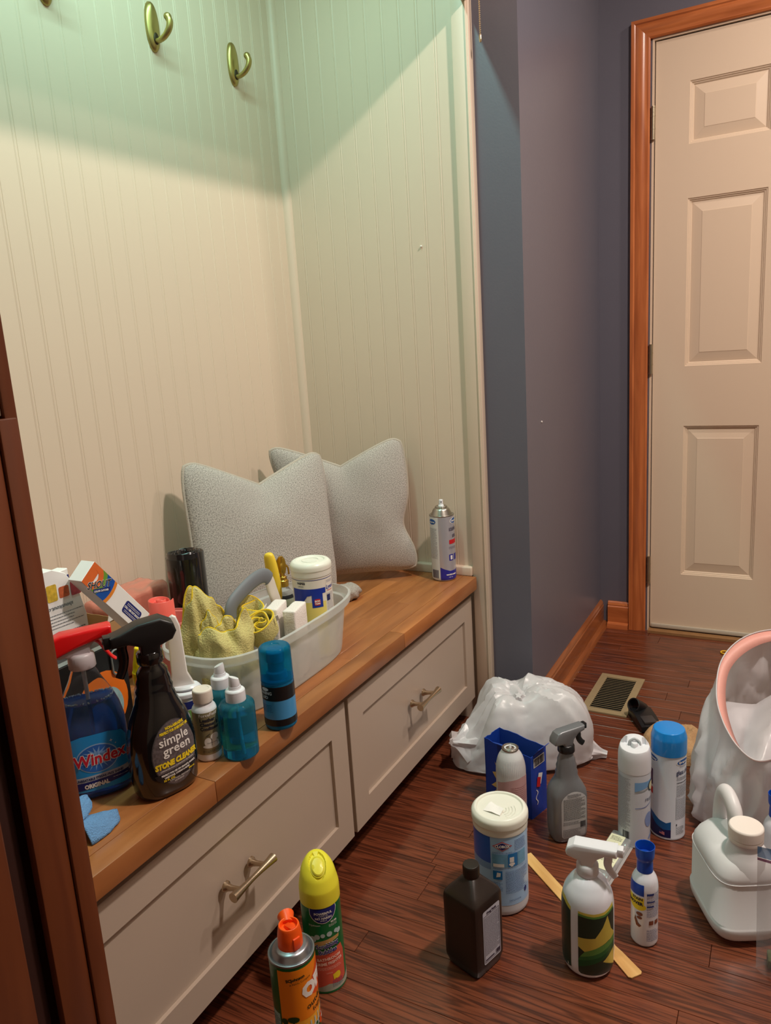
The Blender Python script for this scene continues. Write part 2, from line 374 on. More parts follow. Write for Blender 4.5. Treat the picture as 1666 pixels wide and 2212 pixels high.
# ------------------------------------------------------------------ wooden post and wall at the left foreground
wl = struct(box('wall_left', -1.2, -0.66, -0.318, YB + 0.1, 0, 2.76, cherry), 'red-brown wood panelled end wall at the left')
struct(box('trim_8', -0.6475, -0.634, -0.3480, YB + 0.003, 0, 2.76, cherry, None, 0.002), 'red-brown wooden jamb edge at the far left')
post = thing('wooden_casing', 'red-brown wooden casing board with worn edges at the left foreground', 'casing', (-0.67, -0.35, 0))
box('board', -0.0265, 0.0085, -0.004, 0.006, 0.0, 1.066, cherry, post, 0.0012)
box('board', 0.0095, 0.0285, -0.007, 0.0015, 0.0, 1.066, cherry, post, 0.0015)
bm = bmesh.new()
bx(bm, -0.05, -0.03, 0.01, 0.03, 0.0, 1.066, 0.004); finish(bm, 'groove_strip', mat('dark_recess', (52, 28, 24), 0.5, var=0.2), post)
box('panel', -0.30, -0.051, -0.002, 0.03, 0.0, 1.066, cherry, post, 0.003)
stone = mat('brown_stone', (150, 126, 106), 0.35, var=0.55, vscale=70, bump=0.3, bscale=60)
tag(box('stone_slab', -0.99, -0.648, -0.345, -0.3185, 1.068, 1.9, stone, None, 0.001), 'mottled brown stone slab above the wooden casing at the left edge', 'slab')

# ------------------------------------------------------------------ ceiling lamps (out of the picture)
em = bpy.data.materials.new('lamp_glow'); em.use_nodes = True
e_ = em.node_tree.nodes['Principled BSDF']; e_.inputs['Emission Color'].default_value = (1, .8, .6, 1); e_.inputs['Emission Strength'].default_value = 3; e_.inputs['Base Color'].default_value = (1, 1, 1, 1)
for i, (lx, ly) in enumerate(((0.20, -1.42), (1.15, -1.75))):
    t = thing('ceiling_lamp', 'round white ceiling lamp ' + ('over the middle of the room' if i == 0 else 'near the door'), 'lamp', (lx, ly, 2.75))
    bm = bmesh.new(); bmesh.ops.create_cone(bm, cap_ends=True, segments=40, radius1=0.09, radius2=0.1, depth=0.02, matrix=Matrix.Translation((0, 0, -0.01))); finish(bm, 'rim', white_ceil, t)
    bm = bmesh.new(); bmesh.ops.create_cone(bm, cap_ends=True, segments=40, radius1=0.078, radius2=0.08, depth=0.004, matrix=Matrix.Translation((0, 0, -0.0225))); finish(bm, 'diffuser', em, t)

# ================================================================== tools for bottles and labels
def rz_face(x, y, off=0.0):
    """turn about z that points a thing's -y face back along the view azimuth, plus an offset in degrees"""
    return math.atan2(y - CP.y, x - CP.x) - pi / 2 + RAD(off)
def fillet(pts, seg=4):
    """pts: (r, z, fillet radius) -> list of (r, z)"""
    out = []
    n = len(pts)
    for i, p in enumerate(pts):
        f = p[2] if len(p) > 2 else 0
        if f <= 0 or i in (0, n - 1): out.append((p[0], p[1])); continue
        P = Vector(p[:2]); A = Vector(pts[i - 1][:2]); B = Vector(pts[i + 1][:2])
        da, db = (A - P), (B - P); la, lb = da.length, db.length; f = min(f, la * .49, lb * .49)
        a = P + da.normalized() * f; b = P + db.normalized() * f
        for k in range(seg + 1):
            t = k / seg; out.append(tuple((1 - t) ** 2 * a + 2 * t * (1 - t) * P + t * t * b))
    return out
class Bottle:
    """stack of superelliptic rings: (z, a, b, n)"""
    def __init__(s, rings, seg=48):
        s.r = [(r[0], r[1], r[2] if len(r) > 2 and r[2] else r[1], r[3] if len(r) > 3 else 2.0) for r in rings]; s.seg = seg
        best = {}
        for z, a, b, n in s.r: best[round(z, 5)] = max(best.get(round(z, 5), (0, 0, 2)), (a, b, n))
        s.tab = [(z, *v) for z, v in sorted(best.items())]
    def at(s, z):
        t = s.tab
        if z <= t[0][0]: return t[0][1:]
        for p, q in zip(t, t[1:]):
            if z <= q[0]:
                k = (z - p[0]) / max(1e-9, q[0] - p[0]); return tuple(p[i] + (q[i] - p[i]) * k for i in (1, 2, 3))
        return t[-1][1:]
    @staticmethod
    def pt(a, b, n, th):
        c, q = cos(th), sin(th)
        r = (abs(c / a) ** n + abs(q / b) ** n) ** (-1 / n)
        return (r * c, r * q)
    def bm(s):
        bm = bmesh.new(); R_ = []
        for z, a, b, n in s.r:
            if a < 1e-5: R_.append([bm.verts.new((0, 0, z))]); continue
            R_.append([bm.verts.new((*s.pt(a, b, n, 2 * pi * k / s.seg), z)) for k in range(s.seg)])
        for A, B in zip(R_, R_[1:]):
            for k in range(s.seg):
                k2 = (k + 1) % s.seg
                if len(A) == 1 and len(B) == 1: continue
                if len(A) == 1: bm.faces.new((A[0], B[k], B[k2]))
                elif len(B) == 1: bm.faces.new((A[k], B[0], A[k2]))
                else: bm.faces.new((A[k], A[k2], B[k2], B[k]))
        for E_ in (R_[0], R_[-1]):
            if len(E_) > 1: bm.faces.new(E_)
        bmesh.ops.recalc_face_normals(bm, faces=bm.faces[:])
        return bm
    def make(s, name, m, parent, ang=38):
        o = finish(s.bm(), name, m, parent, ang=ang)
        if name in ('body', 'can_body'): s.body = o
        return o
    def wrap(s, bm, off=0.0003, zref=None, step=None, cdeg=0.0):
        """bend a flat drawing (x across, y up) round the bottle, centre at the -y side turned by cdeg"""
        if not bm.verts: return bm
        xs = [v.co.x for v in bm.verts]; zs = [v.co.y for v in bm.verts]
        zr = zref if zref is not None else (min(zs) + max(zs)) / 2
        a, b, n = s.at(zr)
        step = step or min(a, b) * 0.14
        x = math.floor(min(xs) / step) * step
        while x < max(xs):
            if x > min(xs):
                bmesh.ops.bisect_plane(bm, geom=bm.verts[:] + bm.edges[:] + bm.faces[:], plane_co=(x, 0, 0), plane_no=(1, 0, 0), dist=1e-6)
            x += step
        zc = [t[0] for t in s.tab if min(zs) < t[0] < max(zs)]
        if len(zc) < 40:
            for z in zc: bmesh.ops.bisect_plane(bm, geom=bm.verts[:] + bm.edges[:] + bm.faces[:], plane_co=(0, z, 0), plane_no=(0, 1, 0), dist=1e-6)
        T = 400; th0 = -pi / 2 + RAD(cdeg); P0 = [s.pt(a, b, n, th0 + 2 * pi * (i - T / 2) / T) for i in range(T + 1)]
        acc = [0.0]
        for p, q in zip(P0, P0[1:]): acc.append(acc[-1] + math.hypot(q[0] - p[0], q[1] - p[1]))
        mid = acc[T // 2]
        for v in bm.verts:
            t = v.co.x + mid; lo, hi = 0, T
            while hi - lo > 1:
                m_ = (lo + hi) // 2
                if acc[m_] <= t: lo = m_
                else: hi = m_
            f = (t - acc[lo]) / max(1e-9, acc[hi] - acc[lo]); th = th0 + 2 * pi * (lo + f - T / 2) / T
            z = v.co.y; A, B, N_ = s.at(z); px, py = s.pt(A, B, N_, th)
            nx, ny = math.copysign(abs(px / A) ** (N_ - 1) / A, px), math.copysign(abs(py / B) ** (N_ - 1) / B, py); l = math.hypot(nx, ny) or 1
            v.co = Vector((px + nx / l * off, py + ny / l * off, z))
        bmesh.ops.recalc_face_normals(bm, faces=bm.faces[:])
        c = sum((f.normal.dot(Vector((f.calc_center_median().x, f.calc_center_median().y, 0))) for f in bm.faces))
        if c < 0: bmesh.ops.reverse_faces(bm, faces=bm.faces[:])
        return bm
    def decal(s, name, draw, m, parent, off=0.0003, zref=None, cdeg=0.0, label=None):
        parent = getattr(s, 'body', parent)
        if len(draw) > 1 and name in SPLIT:
            for d in draw: o = s.decal(name, [d], m, parent, off, zref, cdeg, label)
            return o
        bm = bmesh.new()
        for d in draw: d(bm)
        s.wrap(bm, off, zref, cdeg=cdeg); o = finish(bm, name, m, parent, smooth=True, ang=60)
        if label: o['label'] = label
        return o
SPLIT = {'label_field', 'picture_panel', 'logo', 'label', 'icon', 'black_band', 'stripe', 'orange_disc', 'star_print', 'fruit_print', 'leaf_print', 'product_photo'}
def poly(pts):
    def f(bm):
        vs = [bm.verts.new((p[0], p[1], 0)) for p in pts]; fc = bm.faces.new(vs)
        if fc.normal.z < 0 or True: fc.normal_update()
        if fc.normal.z < 0: fc.normal_flip()
        bmesh.ops.triangulate(bm, faces=[fc]) if len(pts) > 4 else None
    return f
def rect(x0, x1, z0, z1): return poly([(x0, z0), (x1, z0), (x1, z1), (x0, z1)])
def rrect(x0, x1, z0, z1, r, seg=5):
    pts = []
    for cx, cz, a0 in ((x1 - r, z0 + r, -90), (x1 - r, z1 - r, 0), (x0 + r, z1 - r, 90), (x0 + r, z0 + r, 180)):
        for k in range(seg + 1):
            a = RAD(a0 + 90 * k / seg); pts.append((cx + r * cos(a), cz + r * sin(a)))
    return poly(pts)
def ell(cx, cz, a, b, rot=0, seg=28, a0=0, a1=360):
    pts = []
    for k in range(seg):
        t = RAD(a0 + (a1 - a0) * k / (seg if a1 - a0 >= 360 else seg - 1)); x, y = a * cos(t), b * sin(t); r = RAD(rot)
        pts.append((cx + x * cos(r) - y * sin(r), cz + x * sin(r) + y * cos(r)))
    return poly(pts)
def frame(x0, x1, z0, z1, w=0.0004):
    def f(bm):
        for r in ((x0, x1, z0, z0 + w), (x0, x1, z1 - w, z1), (x0, x0 + w, z0, z1), (x1 - w, x1, z0, z1)): rect(*r)(bm)
    return f
def text(body, x, z, size, align='CENTER', bold=0.0, shear=0.0, sx=1.0, rot=0.0):
    def f(bm):
        cu = bpy.data.curves.new('t', 'FONT'); cu.body = body; cu.size = size; cu.align_x = align; cu.offset = bold; cu.shear = shear; cu.resolution_u = 2
        o = bpy.data.objects.new('t', cu); me = o.to_mesh()
        t = bmesh.new(); t.from_mesh(me); o.to_mesh_clear()
        mt = Matrix.Translation((x, z, 0)) @ Matrix.Rotation(RAD(rot), 4, 'Z') @ Matrix.Diagonal((sx, 1, 1, 1))
        mp = {v: bm.verts.new(mt @ v.co) for v in t.verts}
        for fc in t.faces:
            try: bm.faces.new([mp[v] for v in fc.verts])
            except ValueError: pass
        t.free(); bpy.data.objects.remove(o); bpy.data.curves.remove(cu)
    return f
def microtext(x0, x1, z0, z1, pitch=0.0016, seed=1, fill=0.4):
    def f(bm, fill=fill):
        r = random.Random(seed); z = z1 - pitch; fill *= .66
        while z > z0:
            x = x0; end = x1 - r.uniform(0, 0.25) * (x1 - x0) * (r.random() < 0.4)
            while x < end - 0.0008:
                w = min(r.uniform(0.0015, 0.0055), end - x); rect(x, x + w, z, z + pitch * fill)(bm); x += w + 0.0008
            z -= pitch
    return f
def bars(x0, x1, z0, z1, seed=1):
    def f(bm):
        r = random.Random(seed); x = x0
        while x < x1:
            w = r.choice((0.0004, 0.0008, 0.0012)); rect(x, min(x + w, x1), z0, z1)(bm); x += w + r.choice((0.0004, 0.0007))
    return f
def plain(name, draw, m, parent, mtx, label=None, thick=0.0):
    """flat print placed with a matrix (drawing x,y -> local x,y plane)"""
    if len(draw) > 1 and name in SPLIT:
        for d in draw: o = plain(name, [d], m, parent, mtx, label)
        return o
    bm = bmesh.new()
    for d in draw: d(bm)
    bm.transform(mtx); o = finish(bm, name, m, parent, smooth=False)
    if label: o['label'] = label
    return o

ink = mat('ink_dark', (40, 42, 50), 0.5, var=0.02); inkb = mat('ink_blue', (40, 60, 130), 0.5, var=0.02); inkg = mat('ink_grey', (120, 122, 130), 0.5, var=0.02)
wht = mat('print_white', (238, 236, 232), 0.45, var=0.02); red = mat('print_red', (200, 30, 40), 0.45, var=0.02); yel = mat('print_yellow', (240, 212, 40), 0.45, var=0.03)
plw = mat('white_plastic', (226, 228, 234), 0.32, sss=0.1, var=0.02); steel = mat('can_steel', (188, 184, 176), 0.28, metal=1.0, var=0.05)

def crimp(t, R_, z, r_in, m=None, h=0.010):
    """steel seam ring and dome on top of an aerosol can"""
    b = Bottle([(zz, r) for r, zz in fillet([(R_ - 0.0012, z - 0.002), (R_ + 0.0006, z - 0.001, .0008), (R_ + 0.0006, z + 0.0022, .001), (R_ - 0.0022, z + 0.0022, .0008), (R_ - 0.003, z, .0006), (R_ - 0.004, z + 0.001, .001), (r_in + 0.006, z + h * .85, 0.006), (r_in, z + h, .001), (r_in - 0.002, z + h + 0.001)])] , 48)
    return b.make('dome', m or steel, t)

# trigger sprayer heads -------------------------------------------------
def sprayer(t, z0, body_m, trig_m, neck_m, prof, trig, width=0.024, neck_r=0.0165, neck_h=0.022, nozzle=None, noz_m=None, low=None, low_m=None, rot=0.0, k=1.0, ribs=26):
    """prof: side outline (x forward, z up) from the neck top; built in a small turned frame inside the thing"""
    R_ = Matrix.Rotation(rot, 4, 'Z')
    bm = bmesh.new()
    for i in range(ribs):
        pass
    b = Bottle([(z0, neck_r), (z0 + 0.001, neck_r + 0.0006), (z0 + neck_h * .8, neck_r + 0.0002), (z0 + neck_h * .92, neck_r - 0.0015), (z0 + neck_h, neck_r - 0.004)], 52)
    bm = b.bm()
    for v in bm.verts:
        if z0 + 0.0005 < v.co.z < z0 + neck_h * .85:
            a = math.atan2(v.co.y, v.co.x); kx = 1 + 0.02 * (1 if int(round(a / (2 * pi) * 52)) % 2 else -1); v.co.x *= kx; v.co.y *= kx
    finish(bm, 'collar', neck_m, t)
    zb = z0 + neck_h
    bm = bmesh.new(); prism(bm, [(x * k, zb + z * k) for x, z in prof], -width / 2, width / 2, 'y', bev=min(0.0045, width * .22), seg=3); bm.transform(R_)
    hd_ = finish(bm, 'spray_head', body_m, t, ang=30)
    if low:
        bm = bmesh.new(); prism(bm, [(x * k, zb + z * k) for x, z in low], -width * .36, width * .36, 'y', bev=0.003, seg=2); bm.transform(R_); finish(bm, 'head_skirt', low_m, hd_, ang=30)
    bm = bmesh.new(); P = catmull([(x * k, 0, zb + z * k) for x, z in trig], 5); n = len(P)
    sweep(bm, P, [(0.0035 - 0.0013 * i / n, 0.0075 - 0.0012 * i / n) for i in range(n)], 12)
    bm.transform(R_); finish(bm, 'trigger', trig_m, hd_)
    if nozzle:
        x0, x1, zc, hw = nozzle; bm = bmesh.new(); bx(bm, x0 * k, x1 * k, -hw, hw, zb + zc * k - hw, zb + zc * k + hw, 0.0015, 2)
        bmesh.ops.create_cone(bm, cap_ends=True, segments=16, radius1=0.003, radius2=0.003, depth=0.001, matrix=Matrix.Translation((x1 * k + 0.0006, 0, zb + zc * k)) @ Matrix.Rotation(pi / 2, 4, 'Y'))
        bm.transform(R_); finish(bm, 'nozzle', noz_m or body_m, hd_)

# ================================================================== the things on the floor, front row
# tall aerosol with a yellow cap -----------------------------------------
def X(v): return v
cx_, cy_ = -0.146, -0.277
t = thing('aerosol_can', 'green and pink aerosol can with a big yellow cap beside the bench drawer', 'can', (cx_, cy_, 0), rz_face(cx_, cy_, 4))
R0 = 0.0352
can = Bottle([(z, r) for r, z in fillet([(0.0, 0.003), (R0 - 0.004, 0.003), (R0 - 0.003, 0, .001), (R0 + 0.0004, 0.0005, .0008), (R0 + 0.0004, 0.004, .0008), (R0, 0.005), (R0, 0.170, .006), (R0 - 0.004, 0.182)])])
green = mat('can_green', (10, 110, 58), 0.3, metal=0.2, coat=0.3, var=0.05, vscale=20)
can.make('can_body', green, t)
can.decal('print_patch', [poly([(-.034, .018), (-.02, .012), (.02, .010), (.036, .02), (.036, .072), (.03, .09), (.015, .088), (0, .082), (-.018, .080), (-.030, .074), (-.036, .05)])], mat('coral_print', (214, 92, 70), 0.35, var=0.2, vscale=40), t)
can.decal('print_patch', [poly([(-.04, .005), (.05, .005), (.05, .024), (.03, .014), (0, .020), (-.02, .012), (-.036, .026)])], mat('foam_print', (170, 176, 160), 0.35, var=0.25, vscale=60), t, 0.0005)
can.decal('badge', [poly([(-.025, .176), (.025, .176)] + [(.026 * cos(RAD(a)), .171 + .028 * sin(RAD(a))) for a in range(-8, -173, -15)])], wht, t, 0.0004, 0.165)
can.decal('badge', [poly([(-.024, .176), (.024, .176)] + [(.0248 * cos(RAD(a)), .171 + .0265 * sin(RAD(a))) for a in range(-8, -173, -15)])], mat('badge_blue', (26, 36, 110), 0.35, var=0.05), t, 0.0006, 0.165)
can.decal('lettering', [text('POWERFUL', 0, .1610, .0062, bold=.0002), text('CLEAN with', 0, .1577, .0032), text('NO HARSH', 0, .1520, .0058, bold=.0002), text('SMELLS', 0, .1482, .0036), text('SCJohnson', -.017, .139, .0048), text('99.9%', .018, .141, .005, bold=.0002), microtext(.008, .024, .134, .140, .0018, 4)], wht, t, 0.0009)
can.decal('swoosh', [poly([(-.022, .104), (-.012, .108), (0, .110), (.014, .112), (.027, .112), (.026, .106), (.014, .104), (0, .102), (-.012, .099), (-.021, .098)])], mat('brush_tan', (196, 158, 96), 0.4, var=0.2, vscale=90), t, 0.0006)
bub = mat('bubble_print', (178, 200, 200), 0.35, var=0.25, vscale=50)
can.decal('bubbles', [ell(-.022, .112, .006, .006), ell(-.014, .117, .005, .005), ell(-.024, .103, .005, .005), ell(.027, .118, .005, .005), ell(.021, .121, .004, .004), ell(-.004, .119, .004, .004), ell(.008, .120, .005, .005), ell(-.026, .093, .004, .004)], bub, t, 0.0005)
can.decal('lettering', [text('Scrubbing', .003, .0945, .0125, bold=.0009, sx=.82, rot=6), text('Bubbles', .003, .0825, .0125, bold=.0009, sx=.85, rot=5)], wht, t, 0.0009, 0.09, label='white outline of the lettering')
can.decal('lettering', [text('Scrubbing', .003, .0945, .0125, bold=.0003, sx=.82, rot=6), text('Bubbles', .003, .0825, .0125, bold=.0003, sx=.85, rot=5)], mat('deep_blue', (20, 30, 120), 0.4, var=0.03), t, 0.0013, 0.09, label='dark blue lettering')
can.decal('lettering', [text('BATHROOM', .004, .0685, .0078, bold=.0003, rot=4), text('GRIME FIGHTER', .004, .0595, .0078, bold=.0003, sx=.92, rot=4), microtext(-.018, .026, .049, .056, .0022, 7), text('CITRUS', .002, .041, .0032)], mat('pale_pink', (248, 206, 190), 0.45, var=0.03), t, 0.0008, 0.06)
can.decal('fruit_print', [ell(.017, .033, .006, .007), poly([(.009, .026), (.018, .029), (.017, .040), (.008, .037)])], yel, t, 0.0007)
can.decal('lettering', [microtext(.006, .028, .010, .026, .0024, 9)], mat('deep_blue', (20, 30, 120)), t, 0.001)
yc = mat('yellow_cap', (238, 228, 60), 0.36, sss=0.15, var=0.03)
# slanted yellow cap: tall back, scooped front with oval button
cb = Bottle([(z, r) for r, z in fillet([(R0 - 0.001, 0.172), (R0 + 0.0005, 0.173, .0006), (R0 + 0.0002, 0.200, .01), (R0 - 0.0045, 0.236, .012), (R0 - 0.016, 0.254, .008), (0, 0.256)], 6)], 56)
bm = cb.bm()
bmesh.ops.subdivide_edges(bm, edges=[e for e in bm.edges if (e.verts[0].co.z + e.verts[1].co.z) > .4], cuts=1, use_grid_fill=True)
for v in bm.verts:
    if v.co.z > 0.2:
        k = (v.co.z - .2) / .056
        v.co.z -= 0.020 * k * (0.5 - v.co.y / R0 * 0.6) ; v.co.y += 0.004 * k; v.co.x *= 1 - .10 * k
        q = math.hypot(v.co.x / .0145, (v.co.y + .006) / .021)
        if q < 1.0 and v.co.z > .218: v.co.z -= 0.0035
finish(bm, 'cap', yc, t, ang=50)
bt_ = Bottle([(0, .0115, .0165), (.0035, .0115, .0165), (.0055, .0095, .0145), (.0062, .004, .006), (.0062, 0)], 36)
o = bt_.make('button', mat('yellow_button', (232, 222, 66), 0.3, var=0.02), t); o.location = (0, -.0085, .2345); o.rotation_euler = (RAD(30), 0, 0)
o = finish(Bottle([(0, .0135, .0188), (.0016, .0135, .0188), (.0022, .0128, .018)], 36).bm(), 'button_surround', mat('yellow_dark', (206, 196, 40), 0.45, var=0.02), t); o.location = (0, -.0085, .2342); o.rotation_euler = (RAD(30), 0, 0)  # surround ring in a darker yellow than the cap

# orange and green fogger can ---------------------------------------------
cx_, cy_ = -0.357, -0.374
HB = 0.271
t = thing('fogger_can', 'orange and green aerosol can with an orange nozzle cap at the bottom edge', 'can', (cx_, cy_, 0), rz_face(cx_, cy_, 30))
R0 = 0.0332
can = Bottle([(z, r) for r, z in fillet([(0.0, 0.003), (R0 - 0.003, 0.0, .001), (R0, 0.002, .001), (R0, HB - 0.006, .002), (R0 - .001, HB - .001)])])
dg = mat('fog_green', (22, 92, 40), 0.32, coat=0.3, var=0.12, vscale=30); og = mat('fog_orange', (244, 138, 18), 0.32, coat=0.3, var=0.04, vscale=25)
can.make('can_body', dg, t)
can.decal('print_patch', [rect(-.042, .052, .180, HB - .006)], og, t, 0.0003)
can.decal('print_patch', [rect(-.042, .052, .164, .1805)], mat('fog_yellow', (250, 178, 50), 0.35, var=0.05), t, 0.0003)
can.decal('side_label', [rect(-.062, -.045, .05, .190)], mat('fog_pale', (160, 196, 190), 0.4, var=0.1), t, 0.0003)
can.decal('lettering', [microtext(-.061, -.046, .06, .186, .0028, 22)], ink, t, 0.0006)
can.decal('drop_print', [poly([(.004, .226), (.010, .241), (.026, .258), (.046, .263), (.046, .206), (.03, .206), (.014, .210), (.006, .216)])], mat('fog_red', (226, 84, 26), 0.35, var=0.06), t, 0.0005)
can.decal('lettering', [text('OFF!', .022, .220, .030, bold=.0022, sx=.92, rot=12)], wht, t, 0.0008, .2)
can.decal('lettering', [text('SCJohnson', -.016, .249, .0062, bold=.0003, rot=8), text('A Family Company', -.009, .2435, .0042, rot=8), text('outdoor', .020, .1985, .0135, bold=.0001, rot=10), text('fogger', .021, .1875, .011, bold=0, rot=10)], mat('ink_green', (14, 44, 20), 0.5, var=0.03), t, 0.0008, .2)
can.decal('picket_fence_print', [rect(-.03 + i * .0075, -.0275 + i * .0075, .150 + i * .0012, .168 + i * .0016) for i in range(9)] + [rect(-.032, .036, .156, .1575), rect(-.032, .036, .163, .1645)], mat('fence_print', (196, 206, 196), 0.4, var=0.05), t, 0.0007)
can.decal('tree_print', [ell(-.024, .1845, .0085, .005), rect(-.0248, -.0228, .172, .183), ell(-.037, .181, .005, .005)], mat('tree_print', (20, 66, 26), 0.4, var=0.1), t, 0.0009)
can.decal('badge', [ell(.030, .158, .011, .011)], mat('fog_red', (226, 84, 26)), t, 0.0009)
can.decal('lettering', [text('+', .030, .152, .018, bold=.0006)], wht, t, 0.0012)
crimp(t, R0, HB, 0.0185, mat('grey_steel', (160, 162, 168), 0.3, metal=0.95, var=0.03), 0.0115)
om = mat('orange_plastic', (250, 92, 20), 0.34, sss=0.1, var=0.03)
nb = Bottle([(z, r) for r, z in fillet([(.0178, HB + .007), (.0182, HB + .009, .001), (.0178, HB + .026, .004), (.0155, HB + .041, .002), (.0145, HB + .044, .002), (.0125, HB + .044, .001), (.0118, HB + .037), (0, HB + .037)])], 40)
nb.make('nozzle_cap', om, t)
bm = bmesh.new(); bx(bm, -.0045, .0045, -.0150, .007, HB + .030, HB + .042, .002, 2); bm.transform(Matrix.Translation((0, 0, HB + .038)) @ Matrix.Rotation(RAD(-14), 4, 'X') @ Matrix.Translation((0, 0, -HB - .038)))
finish(bm, 'button', mat('orange_button', (244, 80, 22), 0.35, var=0.02), t)
bm = bmesh.new(); bx(bm, -.0060, .0060, -.0192, -.0140, HB + .012, HB + .031, .002, 2); finish(bm, 'button_guard', mat('orange_button', (244, 80, 22)), t)
sp_ = tube('spout', [(.004, .010, HB + .034), (.008, .018, HB + .036), (.0105, .024, HB + .037), (.0108, .0255, HB + .0371)], [.010, .0105, .0125, .0105], om, t, 20)

# brown-black square peroxide bottle --------------------------------------
cx_, cy_ = 0.003, -0.505
t = thing('peroxide_bottle', 'black-brown square plastic bottle with ribbed cap and a small white text label', 'bottle', (cx_, cy_, 0), RAD(-18))
bk = mat('brown_black_plastic', (44, 34, 30), 0.34, var=0.06, bump=0.05, bscale=200)
h = 0.0395
rg = [(0, 0, 0, 8)]
rg = [(0.0, h * .86, h * .86, 9), (.003, h * .90, h * .90, 9), (.008, h * .93, h * .93, 9), (.016, h * .985, h * .985, 10), (.022, h, h, 10), (.140, h, h, 10), (.146, h * .985, h * .985, 9), (.150, h * .95, h * .95, 8), (.158, h * .78, h * .78, 7), (.168, h * .55, h * .55, 5), (.174, h * .43, h * .43, 3), (.177, .0145, .0145, 2), (.184, .0135, .0135, 2), (.1845, .001, .001, 2)]
bt = Bottle(rg, 64); bt.make('body', bk, t, 30)
cpb = Bottle([(z, r) for r, z in fillet([(.0146, .179), (.0152, .180, .0005), (.0152, .197, .001), (.0140, .2005, .001), (0, .2005)])], 48)
bm = cpb.bm()
for v in bm.verts:
    if .1795 < v.co.z < .199 and int(round(math.atan2(v.co.y, v.co.x) / (2 * pi) * 48)) % 2: v.co.x *= .965; v.co.y *= .965
finish(bm, 'cap', mat('black_cap', (40, 33, 28), 0.4, var=0.05), t)
# label on the +x/-y facing side (right-hand face)
lp = Matrix.Translation((0, -h - .0004, 0)) @ Matrix.Rotation(pi / 2, 4, 'X')
plain('label', [rrect(-.020, .027, .024, .132, .004)], mat('peroxide_label', (196, 200, 214), 0.4, var=0.04), t, lp)
lp2 = Matrix.Translation((0, -h - .0008, 0)) @ Matrix.Rotation(pi / 2, 4, 'X')
plain('lettering', [text('Drug Facts', .0035, .124, .006, bold=.0003), frame(-.018, .025, .028, .122, .0008), microtext(-.016, .024, .040, .120, .0026, 31, .42), bars(.012, .024, .030, .038, 2), rrect(-.016, .008, .031, .0335, .001)], mat('label_plum', (52, 40, 66), 0.5, var=0.03), t, lp2)

# disinfecting wipes canister with lid ---------------------------------------
cx_, cy_ = 0.172, -0.499
t = thing('wipes_canister', 'white and blue wipes canister with a translucent white lid, behind the black square bottle', 'canister', (cx_, cy_, 0), rz_face(cx_, cy_, 10))
R0 = 0.0528
bt = Bottle([(z, r) for r, z in fillet([(0, .002), (R0 - .006, 0, .001), (R0 - .001, .004, .003), (R0, .012, .002), (R0, .178, .002), (R0 - .003, .182)])], 60)
trl = mat('frosted_plastic', (214, 218, 224), 0.35, sss=0.25, var=0.02)
bt.make('body', trl, t)
lb = mat('label_pale_blue', (166, 206, 244), 0.3, coat=0.2, var=0.05, vscale=14); db = mat('label_blue', (14, 92, 186), 0.3, coat=0.2, var=0.1, vscale=14)
bt.decal('label', [rect(-.100, .062, .026, .176)], lb, t)
bt.decal('label_field', [rect(-.100, -.030, .118, .176)], db, t, .0005)
bt.decal('label_field', [poly([(-.1, .118), (-.1, .100), (-.03, .104), (-.03, .118)]), rect(-.1, -.03, .026, .060)], mat('label_steel', (120, 160, 205), 0.3, var=0.1), t, .0005)
bt.decal('logo', [poly([(-.026, .158), (-.0065, .1685), (.013, .158), (-.0065, .1475)])], red, t, .0006)
bt.decal('logo', [poly([(-.0235, .158), (-.0065, .1668), (.0105, .158), (-.0065, .1492)])], wht, t, .0008)
bt.decal('logo', [poly([(-.0225, .158), (-.0065, .1660), (.0095, .158), (-.0065, .1500)])], mat('badge_blue', (26, 36, 110)), t, .0010)
bt.decal('lettering', [text('CLOROX', -.0065, .1555, .0078, bold=.0004, sx=.86)], wht, t, .0013)
bt.decal('picture_panel', [rect(-.027, .003, .112, .1405), rect(.0245, .046, .112, .1405)], mat('panel_aqua', (110, 166, 200), 0.35, var=0.45, vscale=60), t, .0007)
bt.decal('picture_panel', [rect(.004, .0235, .112, .1405), rect(-.026, -.008, .085, .104)], mat('panel_blue', (30, 120, 190), 0.35, var=0.15, vscale=40), t, .0008)
bt.decal('picture_print', [rect(.007, .016, .122, .133), ell(.0115, .118, .006, .0035), rect(.009, .014, .113, .118), poly([(-.020, .090), (-.012, .092), (-.011, .100), (-.018, .101)]), rect(-.025, -.004, .113, .120)], wht, t, .0011)
for d_ in (microtext(.018, .048, .146, .170, .0034, 41), microtext(-.026, .02, .1415, .146, .002, 42), microtext(-.026, .04, .1065, .1105, .002, 43), microtext(-.002, .05, .052, .104, .0023, 44), microtext(.004, .03, .034, .040, .002, 45), microtext(-.026, -.008, .06, .08, .0022, 46), ell(.044, .050, .004, .006)): bt.decal('lettering', [d_], inkb, t, .0009)
lid = Bottle([(z, r) for r, z in fillet([(R0 + .0002, .176), (R0 + .0016, .177, .0008), (R0 + .0016, .190, .001), (R0 + .0034, .192, .001), (R0 + .0034, .206, .004), (R0 - .003, .2125, .002), (R0 - .007, .2125, .001), (R0 - .0085, .2085, .001), (.02, .2080), (0, .2085)])], 60)
lid.make('lid', mat('lid_frosted', (236, 236, 224), 0.3, sss=0.3, alpha=1, var=0.02), t)
for rr in (.012, .018, .024, .030):
    sweep_pts = [(rr * cos(RAD(a)), -.008 + rr * sin(RAD(a)), .2088) for a in range(-75, 16, 9)]
    tube('lid_ridge', sweep_pts, .0007, mat('lid_frosted', (0, 0, 0)), t, 6)
bm = bmesh.new()
P_ = [(-.034, -.006), (-.005, -.030), (.006, -.014), (-.014, .012)]
